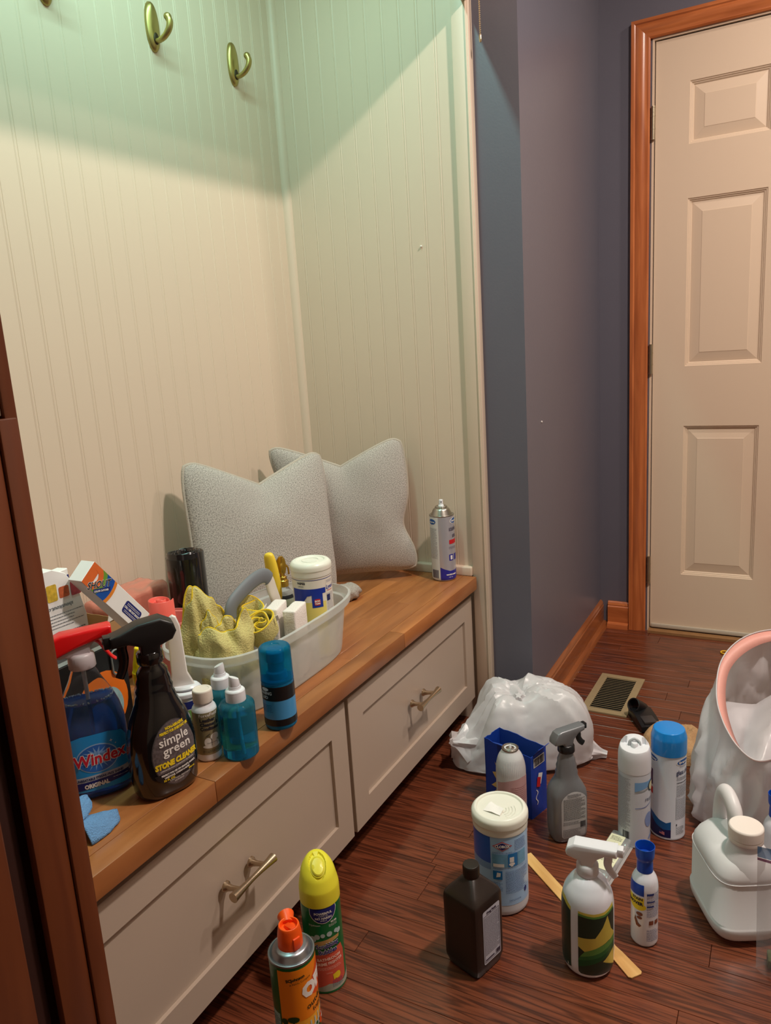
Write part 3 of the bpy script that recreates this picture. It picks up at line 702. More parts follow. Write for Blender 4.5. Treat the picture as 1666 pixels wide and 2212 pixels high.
vs = [bm.verts.new((a, b, .2098 + .0015 * i)) for i, (a, b) in enumerate(P_)]; bm.faces.new(vs); bmesh.ops.subdivide_edges(bm, edges=bm.edges[:], cuts=3, use_grid_fill=True)
for v in bm.verts: v.co.z += .0012 * sin(v.co.x * 240) 
finish(bm, 'wipe_tip', mat('wipe_fabric', (246, 244, 240), 0.8, bump=0.3, bscale=500, var=0.02), t)

# white sprayer bottle with green label ----------------------------------------
cx_, cy_ = 0.080, -0.694
t = thing('spray_bottle', 'white spray bottle with a green and yellow label, standing in front on the floor', 'bottle', (cx_, cy_, 0), rz_face(cx_, cy_, 0))
R0 = 0.0452
bt = Bottle([(z, r) for r, z in fillet([(0, .003), (R0 - .012, 0, .003), (R0 - .003, .006, .006), (R0, .022, .006), (R0 + .0004, .09, .02), (R0, .138, .02), (R0 - .004, .158, .014), (R0 - .017, .178, .012), (.0165, .186, .004), (.0145, .190)], 6)], 60)
bt.make('body', mat('white_gloss', (228, 232, 242), 0.18, coat=0.5, var=0.01), t)
dgr = mat('label_forest', (18, 52, 40), 0.35, coat=0.2, var=0.06); ylb = mat('label_mustard', (206, 190, 84), 0.35, var=0.05)
bt.decal('label', [poly([(-.017, .018), (-.013, .014), (.055, .012), (.055, .146), (.03, .1385), (.010, .1375), (-.017, .1395)])], ylb, t)
bt.decal('label_field', [poly([(-.017, .018), (-.013, .014), (.055, .012), (.055, .1405), (.03, .1335), (.010, .1325), (-.017, .1355)])], mat('label_green_mid', (92, 146, 70), 0.35, var=0.05), t, .0005)
bt.decal('label_field', [poly([(-.017, .018), (-.013, .014), (.055, .012), (.055, .1365), (.03, .1295), (.010, .1285), (-.017, .1315)])], dgr, t, .0007)
bt.decal('label_field', [poly([(-.07, .012), (-.0318, .018), (-.0318, .1405), (-.05, .150), (-.07, .15)])], ylb, t)
bt.decal('label_field', [poly([(-.07, .012), (-.0318, .018), (-.0318, .1335), (-.05, .142), (-.07, .142)])], dgr, t, .0005)
bt.decal('star_print', [poly([(-.017, .0885), (.012, .0905), (.026, .110), (.036, .130), (.045, .100), (.055, .088), (.055, .070), (.040, .080), (.018, .072), (-.006, .062), (-.017, .070)]), poly([(.026, .040), (.055, .060), (.055, .022), (.036, .034)])], mat('label_mustard', (0, 0, 0)), t, .0009)
bt.decal('label_field', [poly([(-.006, .062), (.018, .072), (.055, .084), (.055, .073), (.02, .060), (-.014, .050)])], mat('label_green_mid', (0, 0, 0)), t, .0010)
bt.decal('label_field', [poly([(-.014, .050), (.02, .060), (.055, .073), (.055, .066), (.022, .052), (-.017, .042)])], mat('label_green_deep', (40, 106, 56), 0.35, var=0.05), t, .0010)
bt.decal('label_field', [poly([(-.017, .042), (.022, .052), (.055, .066), (.055, .058), (.024, .044), (-.017, .029)])], mat('label_green_dark', (10, 82, 44), 0.35, var=0.05), t, .0010)
bt.decal('lettering', [text('2', -.038, .020, .006, bold=.0003)], wht, t, .0008)
sprayer(t, .187, plw, plw, plw, [(-.0105, -.004), (-.012, .006), (-.032, .012), (-.036, .015), (-.037, .021), (-.034, .030), (-.022, .0385), (.052, .0385), (.052, .024), (.030, .022), (.018, .014), (.012, .004), (.011, -.004)],
        [(.034, .022), (.036, .012), (.035, 0), (.040, -.012), (.049, -.022)], width=.030, neck_r=.0185, neck_h=.022, rot=RAD(-8), k=.98, nozzle=(.050, .062, .031, .0075), noz_m=plw)

# small white bottle with a blue cup cap ------------------------------------------
def blue_cap_bottle(cx_, cy_, off, label, detail=True):
    t = thing('cleaner_bottle', label, 'bottle', (cx_, cy_, 0), rz_face(cx_, cy_, off), group=None)
    R0 = 0.0243
    bt = Bottle([(z, r) for r, z in fillet([(0, .002), (R0 - .003, 0, .002), (R0, .005, .003), (R0, .118, .004), (R0 - .002, .134, .010), (.0125, .150, .006), (.0115, .158)], 5)], 48)
    bt.make('body', mat('white_gloss', (0, 0, 0)), t)
    cap = Bottle([(z, r) for r, z in fillet([(.0138, .147), (.0146, .148, .0006), (.0140, .165, .003), (.0138, .170, .003), (.0165, .176, .003), (.0175, .197, .001), (.0163, .197, .0005), (.0150, .178), (0, .176)])], 44)
    cap.make('cap', mat('cobalt_plastic', (12, 72, 178), 0.32, sss=0.1, var=0.05), t)
    if detail:
        bt.decal('label', [rect(-.05, -.006, .108, .130)], mat('label_cobalt', (20, 70, 170), 0.35, var=0.04), t)
        bt.decal('label', [rect(-.05, -.006, .104, .106)], wht, t, .0004)
        bt.decal('label', [poly([(-.05, .082), (-.006, .082), (-.006, .104), (-.05, .104)]), ell(-.018, .085, .016, .008)], yel, t, .0003)
        bt.decal('lettering', [text('STAIN', -.008, .0985, .0075, 'RIGHT', bold=.0003), text('REMOVER', -.008, .0885, .0085, 'RIGHT', bold=.0004)], ink, t, .0007)
        bt.decal('picture_print', [ell(-.014, .070, .006, .004), ell(-.014, .062, .005, .003), poly([(-.022, .064), (-.016, .050), (-.010, .046), (-.014, .042), (-.020, .044), (-.024, .056)]), rrect(.003, .0115, .049, .0575, .001), rrect(.0145, .023, .049, .0575, .001)], mat('stain_brown', (128, 72, 52), 0.4, var=0.5, vscale=120), t, .0006)
        bt.decal('lettering', [microtext(-.001, .026, .064, .116, .0021, 51), microtext(-.001, .024, .014, .040, .0021, 52)], inkb, t, .0005)
        bt.decal('label_field', [rect(-.001, .012, .1105, .1145), rect(-.001, .014, .096, .0985), rect(-.001, .012, .086, .089)], inkb, t, .0007)
    return t
blue_cap_bottle(0.178, -0.775, 12, 'small white bottle with a blue cup cap beside the white spray bottle')

# wooden paint stirrer ---------------------------------------------------------------
t = thing('paint_stirrer', 'flat pale wooden stir stick lying on the floor under the bottles', 'stick', (0.20, -0.640, 0.0), math.atan2(-0.78 + 0.505, 0.085 - 0.321))
bm = bmesh.new(); Lh = .182
out = [(-Lh, -.0125), (.10, -.0125), (.112, -.0105), (.128, -.0125), (Lh - .004, -.0145), (Lh, -.0105), (Lh, .0105), (Lh - .004, .0145), (.128, .0125), (.112, .0105), (.10, .0125), (-Lh, .0125)]
prism(bm, out, 0.0004, .0034, 'z', bev=.0006, seg=1)
finish(bm, 'stick', wood('pale_wood', (214, 168, 98), (232, 190, 124), (190, 138, 76), stretch=(1, 8, 8), scale=8, rough=.55, rings=4, dark=.35, coat=0, vmix=.02), t)

# ================================================================== floor, second row
# grey trigger bottle -------------------------------------------------------------
cx_, cy_ = 0.423, -0.566
t = thing('spray_bottle', 'grey spray bottle with a black trigger and a wordy white label', 'bottle', (cx_, cy_, 0), rz_face(cx_, cy_, 24))
gp = mat('grey_pearl', (122, 124, 128), 0.32, metal=0.25, var=0.03)
bt = Bottle([(.0, .034, .022, 4), (.003, .038, .026, 4), (.008, .040, .028, 4), (.03, .042, .030, 4), (.108, .042, .030, 4), (.122, .0405, .029, 3.6), (.136, .034, .026, 3), (.146, .0275, .0235, 2.6), (.156, .024, .021, 2.4), (.163, .0250, .0205, 2.3), (.170, .0222, .0195, 2.2), (.178, .0235, .0190, 2.1), (.186, .0205, .0180, 2), (.194, .0205, .017, 2), (.203, .0165, .0155, 2), (.208, .014, .014, 2), (.214, .013, .013, 2)], 60)
bt.make('body', gp, t)
bt.decal('label', [poly([(-.026, .018), (-.022, .014), (.032, .014), (.036, .018), (.036, .100)] + [(.005 + .031 * cos(RAD(a)), .100 + .026 * sin(RAD(a))) for a in range(15, 170, 15)] + [(-.026, .100)])], mat('label_silver', (176, 176, 178), 0.35, var=0.03), t, .0004, .07)
bt.decal('lettering', [microtext(-.021, .031, .058, .112, .0022, 61, .5), microtext(-.012, .022, .112, .122, .0022, 62, .5), microtext(-.022, .020, .046, .056, .0022, 63), frame(-.022, .033, .017, .036, .0005), microtext(-.020, .020, .018, .035, .002, 64), bars(.018, .032, .0375, .052, 3)], ink, t, .0008, .07)
bkp = mat('black_plastic', (24, 24, 26), 0.32, var=0.05)
sprayer(t, .212, gp, bkp, bkp, [(-.0105, -.004), (-.014, .004), (-.034, .006), (-.0375, .010), (-.036, .020), (-.028, .032), (-.018, .036), (.043, .038), (.043, .026), (.026, .022), (.014, .010), (.011, -.004)],
        [(.030, .024), (.033, .014), (.034, .004), (.040, -.006), (.047, -.012)], width=.026, neck_r=.0180, neck_h=.018, rot=RAD(12), nozzle=(.0432, .052, .0322, .0065), noz_m=bkp)

# white-pink dome topped aerosol ---------------------------------------------------
cx_, cy_ = 0.396, -0.445
t = thing('aerosol_can', 'worn white and pink aerosol can without its cap, in front of a blue box', 'can', (cx_, cy_, 0), rz_face(cx_, cy_, 14))
R0 = 0.034
can = Bottle([(z, r) for r, z in fillet([(0, .003), (R0 - .003, 0, .001), (R0 + .0005, .001, .001), (R0, .005, .001), (R0, .165, .012), (R0 - .006, .190, .014), (.0165, .2065, .002), (.0155, .208)], 7)], 56)
can.make('can_body', mat('white_enamel', (212, 214, 216), 0.28, coat=0.3, var=0.03), t)
can.decal('net_print', [rect(-.05 + i * .0042 + s_ * (z_ - .150) * 0, -.0496 + i * .0042, .150, .188) for i in range(24) for s_ in (1,) for z_ in (.150,)], mat('net_grey', (176, 182, 190), 0.4, var=0.1), t, .0003, .168)
can.decal('print_patch', [poly([(-.045, .08), (.045, .08), (.045, .146), (.02, .150), (-.012, .144), (-.045, .132)])], mat('dusty_pink', (196, 158, 160), 0.4, var=0.12, vscale=30), t, .0005)
can.decal('print_patch', [rect(-.045, .045, .012, .08)], mat('dusty_grey', (168, 166, 176), 0.4, var=0.3, vscale=60), t, .0004)
can.decal('lettering', [microtext(-.01, .036, .088, .130, .0048, 71, .35)], mat('faded_rose', (160, 104, 112), 0.5, var=0.05), t, .0008)
crimp(t, .0185, .2075, .009, None, .0005)
tube('valve_cup', [(0.0155 * cos(2 * pi * k / 24), .0155 * sin(2 * pi * k / 24), .209) for k in range(24)], .0018, steel, t, 8, True)
tube('valve', [(0, 0, .205), (0, 0, .2155)], [.0042, .0022], plw, t, 14)

# opened blue carton ------------------------------------------------------------------
t = thing('blue_carton', 'opened blue cardboard box with crumpled top behind the worn aerosol can', 'box', (0.4965, -0.4205, 0), math.atan2(-.475 + .345, .44 - .48))
cb_ = mat('carton_blue', (24, 66, 168), 0.42, var=0.14, vscale=20, bump=0.15, bscale=40); inn = mat('carton_inside', (44, 84, 178), 0.6, var=0.1)
card = mat('raw_card', (188, 160, 124), 0.75, var=0.1)
L_, D_, H_ = .136, .062, .165
# local x runs along the front edge (towards the camera-right), local -y is the front face
def wall_sheet(x0, y0, x1, y1, h0, h1, m, name, parent, jag=0.002, th=.0012, seed=1):
    r = random.Random(seed); n = 10; bm = bmesh.new(); dx, dy = x1 - x0, y1 - y0; l = math.hypot(dx, dy); nx, ny = -dy / l * th, dx / l * th
    rows = []
    for i in range(n + 1):
        s = i / n; px, py = x0 + dx * s, y0 + dy * s; b = 0.002 * sin(s * 9 + seed)
        top_ = h0 + (h1 - h0) * s + r.uniform(-jag, jag)
        rows.append([bm.verts.new((px, py, 0)), bm.verts.new((px + nx * b / th * .6, py + ny * b / th * .6, top_ * .5)), bm.verts.new((px, py, top_)), bm.verts.new((px + nx, py + ny, top_)), bm.verts.new((px + nx, py + ny, 0))])
    for a, b in zip(rows, rows[1:]):
        for k in range(4): bm.faces.new((a[k], b[k], b[k + 1], a[k + 1]))
    bm.faces.new(rows[0]); bm.faces.new(rows[-1][::-1]); bmesh.ops.recalc_face_normals(bm, faces=bm.faces[:])
    return finish(bm, name, m, parent, smooth=False)
wall_sheet(-L_ / 2, -D_ / 2, L_ / 2, -D_ / 2, H_, H_ - .004, cb_, 'front_wall', t, seed=2)
wall_sheet(L_ / 2, -D_ / 2, L_ / 2, D_ / 2, H_ - .004, H_ - .001, cb_, 'side_wall', t, seed=3)
wall_sheet(L_ / 2, D_ / 2, -L_ / 2, D_ / 2, H_, H_ + .003, inn, 'back_wall', t, seed=4)
wall_sheet(-L_ / 2, D_ / 2, -L_ / 2, -D_ / 2, H_ + .002, H_, cb_, 'side_wall', t, seed=5)
box('bottom', -L_ / 2 + .002, L_ / 2 - .002, -D_ / 2 + .002, D_ / 2 - .002, .0006, .002, card, t)
bm = bmesh.new(); bx(bm, -.030, .030, -.0006, .0006, 0, .040); bm.transform(Matrix.Translation((0, -.012, H_ - .012)) @ Matrix.Rotation(RAD(58), 4, 'X')); finish(bm, 'flap', inn, t, smooth=False)
bm = bmesh.new(); bx(bm, -.022, .022, -.0006, .0006, 0, .030); bm.transform(Matrix.Translation((L_ / 2 - .004, 0, H_ - .006)) @ Matrix.Rotation(RAD(90), 4, 'Z') @ Matrix.Rotation(RAD(40), 4, 'X')); finish(bm, 'flap', cb_, t, smooth=False)
FR = Matrix.Translation((0, -D_ / 2 - .0026, 0)) @ Matrix.Rotation(pi / 2, 4, 'X')
plain('sunburst_print', [poly([(-.05, .02), (-.030, .045), (-.048, .048), (-.03, .065), (-.044, .085), (-.028, .090), (-.036, .115), (-.022, .098), (-.018, .07), (-.012, .04), (-.02, .015)])], mat('burst_gold', (226, 190, 120), 0.45, var=0.25, vscale=60), t, FR)
SR = Matrix.Translation((L_ / 2 + .0012, 0, 0)) @ Matrix.Rotation(pi / 2, 4, 'Z') @ Matrix.Rotation(pi / 2, 4, 'X')
plain('barcode', [rect(-.022, .022, .130, .154)], wht, t, SR); plain('barcode_lines', [bars(-.020, .020, .132, .152, 8)], ink, t, Matrix.Translation((.0005, 0, 0)) @ SR)
plain('emblem', [poly([(-.010, .082), (.006, .078), (.014, .104), (-.002, .110)])], wht, t, SR); plain('emblem', [poly([(-.012, .078), (.002, .072), (.006, .096), (-.008, .102)])], red, t, Matrix.Translation((.0005, 0, 0)) @ SR)
plain('swirl_print', [poly([(-.012 + .004 * sin(k), .030 + .004 * k) for k in range(11)] + [(-.009 + .004 * sin(k), .030 + .004 * k) for k in range(10, -1, -1)])], wht, t, SR)

# white air freshener can ----------------------------------------------------------------
cx_, cy_ = 0.468, -0.705
t = thing('aerosol_can', 'pale white aerosol can with a hooded white cap, left of the blue-capped can', 'can', (cx_, cy_, 0), rz_face(cx_, cy_, 0))
R0 = 0.0345
pw = mat('pale_enamel', (206, 212, 222), 0.3, coat=0.3, var=0.02)
can = Bottle([(z, r) for r, z in fillet([(0, .003), (R0 - .003, 0, .001), (R0 + .0005, .001, .001), (R0, .005, .001), (R0, .178, .004)])], 52)
can.make('can_body', pw, t)
can.decal('sky_print', [poly([(.001, .160), (.055, .160), (.055, .152), (.03, .146), (.001, .138)])], mat('sky_blue', (118, 164, 210), 0.35, var=0.1, vscale=30), t, .0004)
can.decal('swoosh', [poly([(.001, .138), (.02, .140), (.04, .147), (.055, .154), (.055, .151), (.04, .143), (.02, .137), (.001, .135)])], mat('swoosh_grey', (150, 158, 160), 0.4, var=0.05), t, .0005)
can.decal('badge', [ell(.044, .146, .012, .013)], mat('badge_edge', (40, 60, 70), 0.4, var=0.03), t, .0007); can.decal('badge', [ell(.045, .146, .0095, .0105)], mat('badge_cream', (214, 210, 170), 0.4, var=0.03), t, .001)
can.decal('lettering', [text('FRESH', .024, .112, .0105, 'LEFT')], mat('letter_steel', (92, 104, 128), 0.5, var=0.03), t, .0006)
can.decal('swoosh', [poly([(.002, .098), (.025, .100), (.045, .108), (.055, .114), (.055, .1125), (.045, .1065), (.025, .0985), (.002, .0965)])], mat('swoosh_blue', (96, 118, 176), 0.4, var=0.03), t, .0006)
can.decal('leaf_print', [ell(.036, .066, .012, .018), ell(.044, .022, .010, .004, 20)], mat('leaf_blue', (134, 156, 206), 0.4, var=0.15, vscale=50), t, .0006)
can.decal('lettering', [microtext(-.052, -.008, .040, .168, .0021, 81, .42)], inkg, t, .0004); can.decal('barcode', [bars(-.026, -.010, .006, .038, 12)], ink, t, .0005, .02)
cp2 = Bottle([(z, r) for r, z in fillet([(R0 - .002, .176), (R0 + .0006, .1765, .0008), (R0 + .0002, .215, .01), (R0 - .003, .232, .012), (R0 - .012, .2455, .008), (R0 - .018, .2465)], 6)], 48)
bm = cp2.bm()
for v in bm.verts:
    if v.co.z > .226 and v.co.y < .006: v.co.z = min(v.co.z, .228 + .004 * (v.co.y + R0) / R0)
    elif v.co.z > .226: v.co.z += .001
finish(bm, 'cap', plw, t, ang=50)
tube('cap_arch', catmull([(-.011, -.004, .230), (-.010, -.002, .240), (0, 0, .2455), (.010, -.002, .240), (.011, -.004, .230)], 6), .0028, mat('grey_plastic', (176, 182, 186), 0.35, var=0.03), t, 12)
o = Bottle([(0, .008, .010), (.008, .008, .010), (.012, .006, .008), (.0125, .001, .001)], 28).make('button', plw, t); o.location = (0, -.004, .2275)

# blue capped glass cleaner can --------------------------------------------------------
cx_, cy_ = 0.527, -0.768
t = thing('aerosol_can', 'tall white aerosol can with a big bright blue cap', 'can', (cx_, cy_, 0), rz_face(cx_, cy_, -8))
R0 = 0.0368
can = Bottle([(z, r) for r, z in fillet([(0, .003), (R0 - .003, 0, .001), (R0 + .0006, .001, .001), (R0 + .0004, .005, .001), (R0, .006), (R0, .206, .002)])], 56)
can.make('can_body', mat('ice_enamel', (214, 220, 230), 0.28, coat=0.35, var=0.02), t)
cap = Bottle([(z, r) for r, z in fillet([(R0 - .001, .2015), (R0 + .0012, .202, .0006), (R0 + .0010, .238, .003), (R0 - .004, .2555, .002), (0, .2565)], 5)], 56)
cap.make('cap', mat('sky_cap', (14, 132, 214), 0.22, sss=0.1, coat=0.3, var=0.02), t)
oc = mat('oval_blue', (18, 84, 160), 0.35, var=0.1, vscale=30)
can.decal('logo', [ell(.040, .189, .0185, .0078, 3), ell(-.036, .189, .0185, .0078, 3)], wht, t, .0004); can.decal('logo', [ell(.0405, .1895, .0168, .0066, 3)], oc, t, .0006); can.decal('logo', [ell(-.0355, .1895, .0168, .0066, 3)], oc, t, .0006)
can.decal('lettering', [text('Sprayway', .0405, .1875, .0072, bold=.0003, shear=.2), text('Sprayway', -.0355, .1875, .0072, bold=.0003, shear=.2)], wht, t, .0010)
can.decal('lettering', [text("World's Best", .0405, .1775, .0042), text('glass cleaner', .022, .1605, .0158, 'LEFT', bold=.0003, sx=.66)], mat('letter_indigo', (52, 60, 100), 0.5, var=0.03), t, .0006, .165)
can.decal('lettering', [microtext(.023, .055, .146, .156, .0030, 91, .45), text('CONTAINS NO AMMONIA', .023, .1395, .0035, 'LEFT', bold=.0002, sx=.8), microtext(.023, .056, .108, .137, .0026, 92, .45), frame(.022, .056, .052, .106, .0004), microtext(.023, .054, .053, .104, .0022, 93, .45), text('S', .023, .036, .006, 'LEFT', bold=.0004), microtext(.023, .046, .012, .034, .0022, 94, .45)], ink, t, .0006)
can.decal('wave_print', [poly([(-.06, .006), (.012, .006), (.012, .046), (.002, .042), (-.012, .046), (-.03, .056), (-.06, .06)])], mat('wave_blue', (14, 100, 170), 0.3, var=0.1), t, .0004); can.decal('wave_print', [poly([(-.06, .006), (.012, .006), (.012, .026), (-.004, .025), (-.02, .032), (-.035, .044), (-.06, .05)])], mat('wave_navy', (22, 32, 92), 0.3, var=0.05), t, .0006)
can.decal('flag_print', [poly([(-.012, .014), (-.001, .0115), (-.001, .019), (-.012, .022)])], mat('flag_red', (216, 140, 150), 0.4, var=0.4, vscale=300), t, .0009); can.decal('flag_print', [poly([(-.012, .018), (-.0065, .017), (-.0065, .0205), (-.012, .022)])], inkb, t, .0011)
can.decal('stripe', [poly([(-.045, .122), (-.034, .122), (-.034, .160), (-.045, .160)])], mat('wave_navy', (0, 0, 0)), t, .0004, .14); can.decal('stripe', [rect(-.045, -.033, .100, .116)], red, t, .0004, .11)

# small blue wrapper between the two cans
t = thing('blue_wrapper', 'small shiny blue plastic wrapper on the floor between two white cans', 'wrapper', (0.597, -0.722, 0.0), 0.4)
bm = bmesh.new(); bmesh.ops.create_grid(bm, x_segments=10, y_segments=8, size=.5)
for v in bm.verts:
    x_, y_ = v.co.x, v.co.y; v.co = Vector((x_ * .05, y_ * .035, .004 + .034 * (1 - (2 * x_) ** 2) * (1 - (2 * y_) ** 2) * .6 + .008 * abs(noise.noise(Vector((x_ * 6, y_ * 6, 2))))))
o = finish(bm, 'film', mat('blue_film', (40, 110, 220), 0.15, trans=0.3, var=0.2), t); sd = o.modifiers.new('s', 'SOLIDIFY'); sd.thickness = .0006

# white plastic jug ----------------------------------------------------------------------
t = thing('plastic_jug', 'white plastic jug with moulded handle and white screw cap at the right edge', 'jug', (0.306, -0.916, 0), RAD(27))
hd = mat('jug_hdpe', (224, 224, 226), 0.38, sss=0.12, var=0.03, vscale=12, bump=0.02)
a_, b_ = .080, .050
rg = [(.0, .062, .042, 3.5), (.004, .068, .048, 3.6), (.012, .0795, .0570, 4), (.020, .0835, .0610, 4.2), (.034, .0845, .0620, 4.4), (.037, .0835, .0610, 4.4), (.039, .0815, .0590, 4.4), (.125, .0815, .0590, 4.4), (.128, .0805, .0580, 4.2), (.130, .0815, .0590, 4.2), (.140, .081, .0580, 3.8), (.152, .077, .0540, 3.2), (.161, .070, .046, 2.8), (.168, .058, .035, 2.4), (.172, .038, .020, 2.2), (.173, .004, .002, 2)]
bt = Bottle(rg, 72); bm = bt.bm()
for v in bm.verts:
    if v.co.z > .150: v.co.x -= (v.co.z - .150) * .15; v.co.z += max(0, v.co.x + .01) * .10 * (v.co.z - .150) / .02
finish(bm, 'body', hd, t, ang=50)
nk = Bottle([(.135, .042, .042), (.155, .040, .040), (.168, .034, .034), (.180, .0290), (.188, .0265), (.203, .0250)], 44).make('neck', hd, t); nk.location = (-.040, 0, 0)
cpj = Bottle([(z, r) for r, z in fillet([(.0280, .193), (.0298, .194, .0006), (.0298, .2005, .0004), (.0286, .2015), (.0300, .2025), (.0298, .2205, .0015), (.0275, .2230, .001), (0, .2230)])], 60)
bm = cpj.bm()
for v in bm.verts:
    if .203 < v.co.z < .219 and int(round(math.atan2(v.co.y, v.co.x) / (2 * pi) * 60)) % 2: v.co.x *= .985; v.co.y *= .985
o = finish(bm, 'screw_cap', mat('cap_white', (238, 232, 224), 0.42, sss=0.15, var=0.02), t); o.location = (-.040, -.002, 0)
hp = catmull([(.066, 0, .150), (.064, 0, .185), (.058, 0, .215), (.046, 0, .2335), (.028, 0, .2345), (.006, 0, .222), (.0, 0, .203), (-.006, 0, .182), (-.008, 0, .160)], 6)
tube('handle', hp, [(.0135, .0165)] * len(hp), hd, t, 22)
# lower seam line on the shoulder
sp = [(.0820 * math.copysign(abs(cos(a)) ** .47, cos(a)), .0595 * math.copysign(abs(sin(a)) ** .47, sin(a)), .129) for a in [2 * pi * k / 72 for k in range(72)]]
tube('shoulder_seam', sp, .0008, hd, t, 6, True)

blue_cap_bottle(0.440, -0.985, 20, 'small white bottle with a blue cup cap behind the jug at the right edge', detail=False)

# clear zip bag --------------------------------------------------------------------------
t = thing('zip_bag', 'clear zip-top plastic bag with blue and purple seal at the right edge', 'bag', (0.186, -1.055, 0), 0)
clr = bpy.data.materials.new('clear_film'); clr.use_nodes = True; nt = clr.node_tree; MATS['clear_film'] = clr
b_ = nt.nodes['Principled BSDF']; b_.inputs['Base Color'].default_value = lin((210, 215, 225)); b_.inputs['Roughness'].default_value = .12; b_.inputs['Alpha'].default_value = .28
tc = nt.nodes.new('ShaderNodeTexCoord'); nn = nt.nodes.new('ShaderNodeTexNoise'); nn.inputs['Scale'].default_value = 25; bp = nt.nodes.new('ShaderNodeBump'); bp.inputs['Distance'].default_value = .003; bp.inputs['Strength'].default_value = .6
nt.links.new(tc.outputs['Object'], nn.inputs['Vector']); nt.links.new(nn.outputs['Fac'], bp.inputs['Height']); nt.links.new(bp.outputs[0], b_.inputs['Normal'])
def bagsheet(side, name, m, z0, z1, off=0.0):
    bm = bmesh.new(); nx, nz = 24, 20; g = []
    for i in range(nx + 1):
        for j in range(nz + 1):
            s, r = i / nx * 2 - 1, (z0 + (z1 - z0) * j / nz) / .238
            pu = (1 - s ** 4) * math.sin(min(1, max(0, 1 - r)) * pi * .62) * .022
            w = .004 * noise.noise(Vector((s * 3, r * 4, 5 + side)))
            g.append(bm.verts.new((side * (pu + .0008 + off) + w * (1 - r) + .012 * r * 0, s * .098 * (1 - .06 * (1 - r)), r * .238 + .001 + .004 * s * 0)))
    for i in range(nx):
        for j in range(nz): bm.faces.new((g[i * (nz + 1) + j], g[(i + 1) * (nz + 1) + j], g[(i + 1) * (nz + 1) + j + 1], g[i * (nz + 1) + j + 1]))
    return finish(bm, name, m, t)
bagsheet(-1, 'front_sheet', clr, 0, .218); bagsheet(1, 'back_sheet', clr, 0, .218)
bagsheet(-1, 'zip_strip', mat('zip_blue', (70, 150, 226), 0.15, alpha=.85, var=0.2, vscale=60), .222, .242, .0006)
bagsheet(-1, 'zip_strip', mat('zip_purple', (140, 60, 120), 0.2, alpha=.9, var=0.1), .2165, .2215, .0012)
ol = thing('green_sponge', 'dull green scouring pad at the lower right edge', 'sponge', (0.207, -1.045, 0.004), 0.1)
bm = bmesh.new(); bx(bm, -.014, .014, -.066, .066, 0, .020, .004, 3); bmesh.ops.subdivide_edges(bm, edges=bm.edges[:], cuts=2, use_grid_fill=True)
for v in bm.verts: v.co += Vector((noise.noise(v.co * 90), noise.noise(v.co * 80 + Vector((3, 0, 0))), 0)) * .0015
finish(bm, 'pad', mat('scour_green', (92, 100, 66), .95, bump=.8, bscale=600, var=.3, vscale=200), ol)

# clear blister pack --------------------------------------------------------------------
t = thing('blister_pack', 'clear plastic clamshell pack with pale yellow label, lying behind the white spray bottle', 'package', (0.372, -0.672, 0), math.atan2(-.685 + .660, .465 - .294))
cl2 = mat('clear_shell', (226, 226, 226), .12, alpha=.35, var=.05)
bm = bmesh.new(); bx(bm, -.085, .085, -.024, .024, .0005, .020, .006, 3); finish(bm, 'shell', cl2, t)
bm = bmesh.new(); bx(bm, -.090, .090, -.028, .028, .0002, .0012, .0004, 1); finish(bm, 'shell_edge', cl2, t)
UPM = Matrix.Translation((0, 0, .0208)) @ Matrix.Rotation(-pi / 2, 4, 'Z')
plain('label', [rect(-.020, .022, -.060, -.008)], mat('pale_lemon', (236, 234, 200), .5, var=.03), t, UPM)
plain('label', [rect(-.020, .012, .006, .066)], mat('pale_lemon', (0, 0, 0)), t, UPM)
plain('lettering', [text('4', .012, -.050, .010, bold=.0003), microtext(-.016, .018, -.034, -.012, .004, 14, .4), text('V', 0, .03, .010, bold=.0002), microtext(-.016, .008, .044, .062, .004, 15, .4)], ink, t, Matrix.Translation((0, 0, .0003)) @ UPM)
bm = bmesh.new(); rnd = random.Random(4)
for i in range(36): bmesh.ops.create_icosphere(bm, subdivisions=1, radius=.0032, matrix=Matrix.Translation((rnd.uniform(-.07, .07), rnd.uniform(-.018, .018), rnd.uniform(.005, .013))))
o = finish(bm, 'hardware', mat('hardware_steel', (200, 200, 200), .25, metal=1, var=.1), t); o['kind'] = 'stuff'

# ================================================================== bags and things towards the door
film = bpy.data.materials.new('bag_film'); film.use_nodes = True; MATS['bag_film'] = film; nt = film.node_tree
b_ = nt.nodes['Principled BSDF']; b_.inputs['Base Color'].default_value = lin((236, 236, 240)); b_.inputs['Roughness'].default_value = .30; b_.inputs['Specular IOR Level'].default_value = .5
tl = nt.nodes.new('ShaderNodeBsdfTranslucent'); tl.inputs[0].default_value = lin((236, 230, 226)); ms = nt.nodes.new('ShaderNodeMixShader'); ms.inputs[0].default_value = .32
tc = nt.nodes.new('ShaderNodeTexCoord'); nn = nt.nodes.new('ShaderNodeTexNoise'); nn.inputs['Scale'].default_value = 18; nn.inputs['Detail'].default_value = 2; nn.inputs['Distortion'].default_value = .3
bp = nt.nodes.new('ShaderNodeBump'); bp.inputs['Distance'].default_value = .004; bp.inputs['Strength'].default_value = .5
rn = nt.nodes.new('ShaderNodeTexNoise'); rn.noise_type = 'RIDGED_MULTIFRACTAL'; rn.inputs['Scale'].default_value = 6.5; rn.inputs['Detail'].default_value = 2; rn.inputs['Distortion'].default_value = .15
b2 = nt.nodes.new('ShaderNodeBump'); b2.inputs['Distance'].default_value = .007; b2.inputs['Strength'].default_value = .55; nt.links.new(tc.outputs['Object'], rn.inputs['Vector']); nt.links.new(rn.outputs['Fac'], b2.inputs['Height']); nt.links.new(b2.outputs[0], bp.inputs['Normal'])
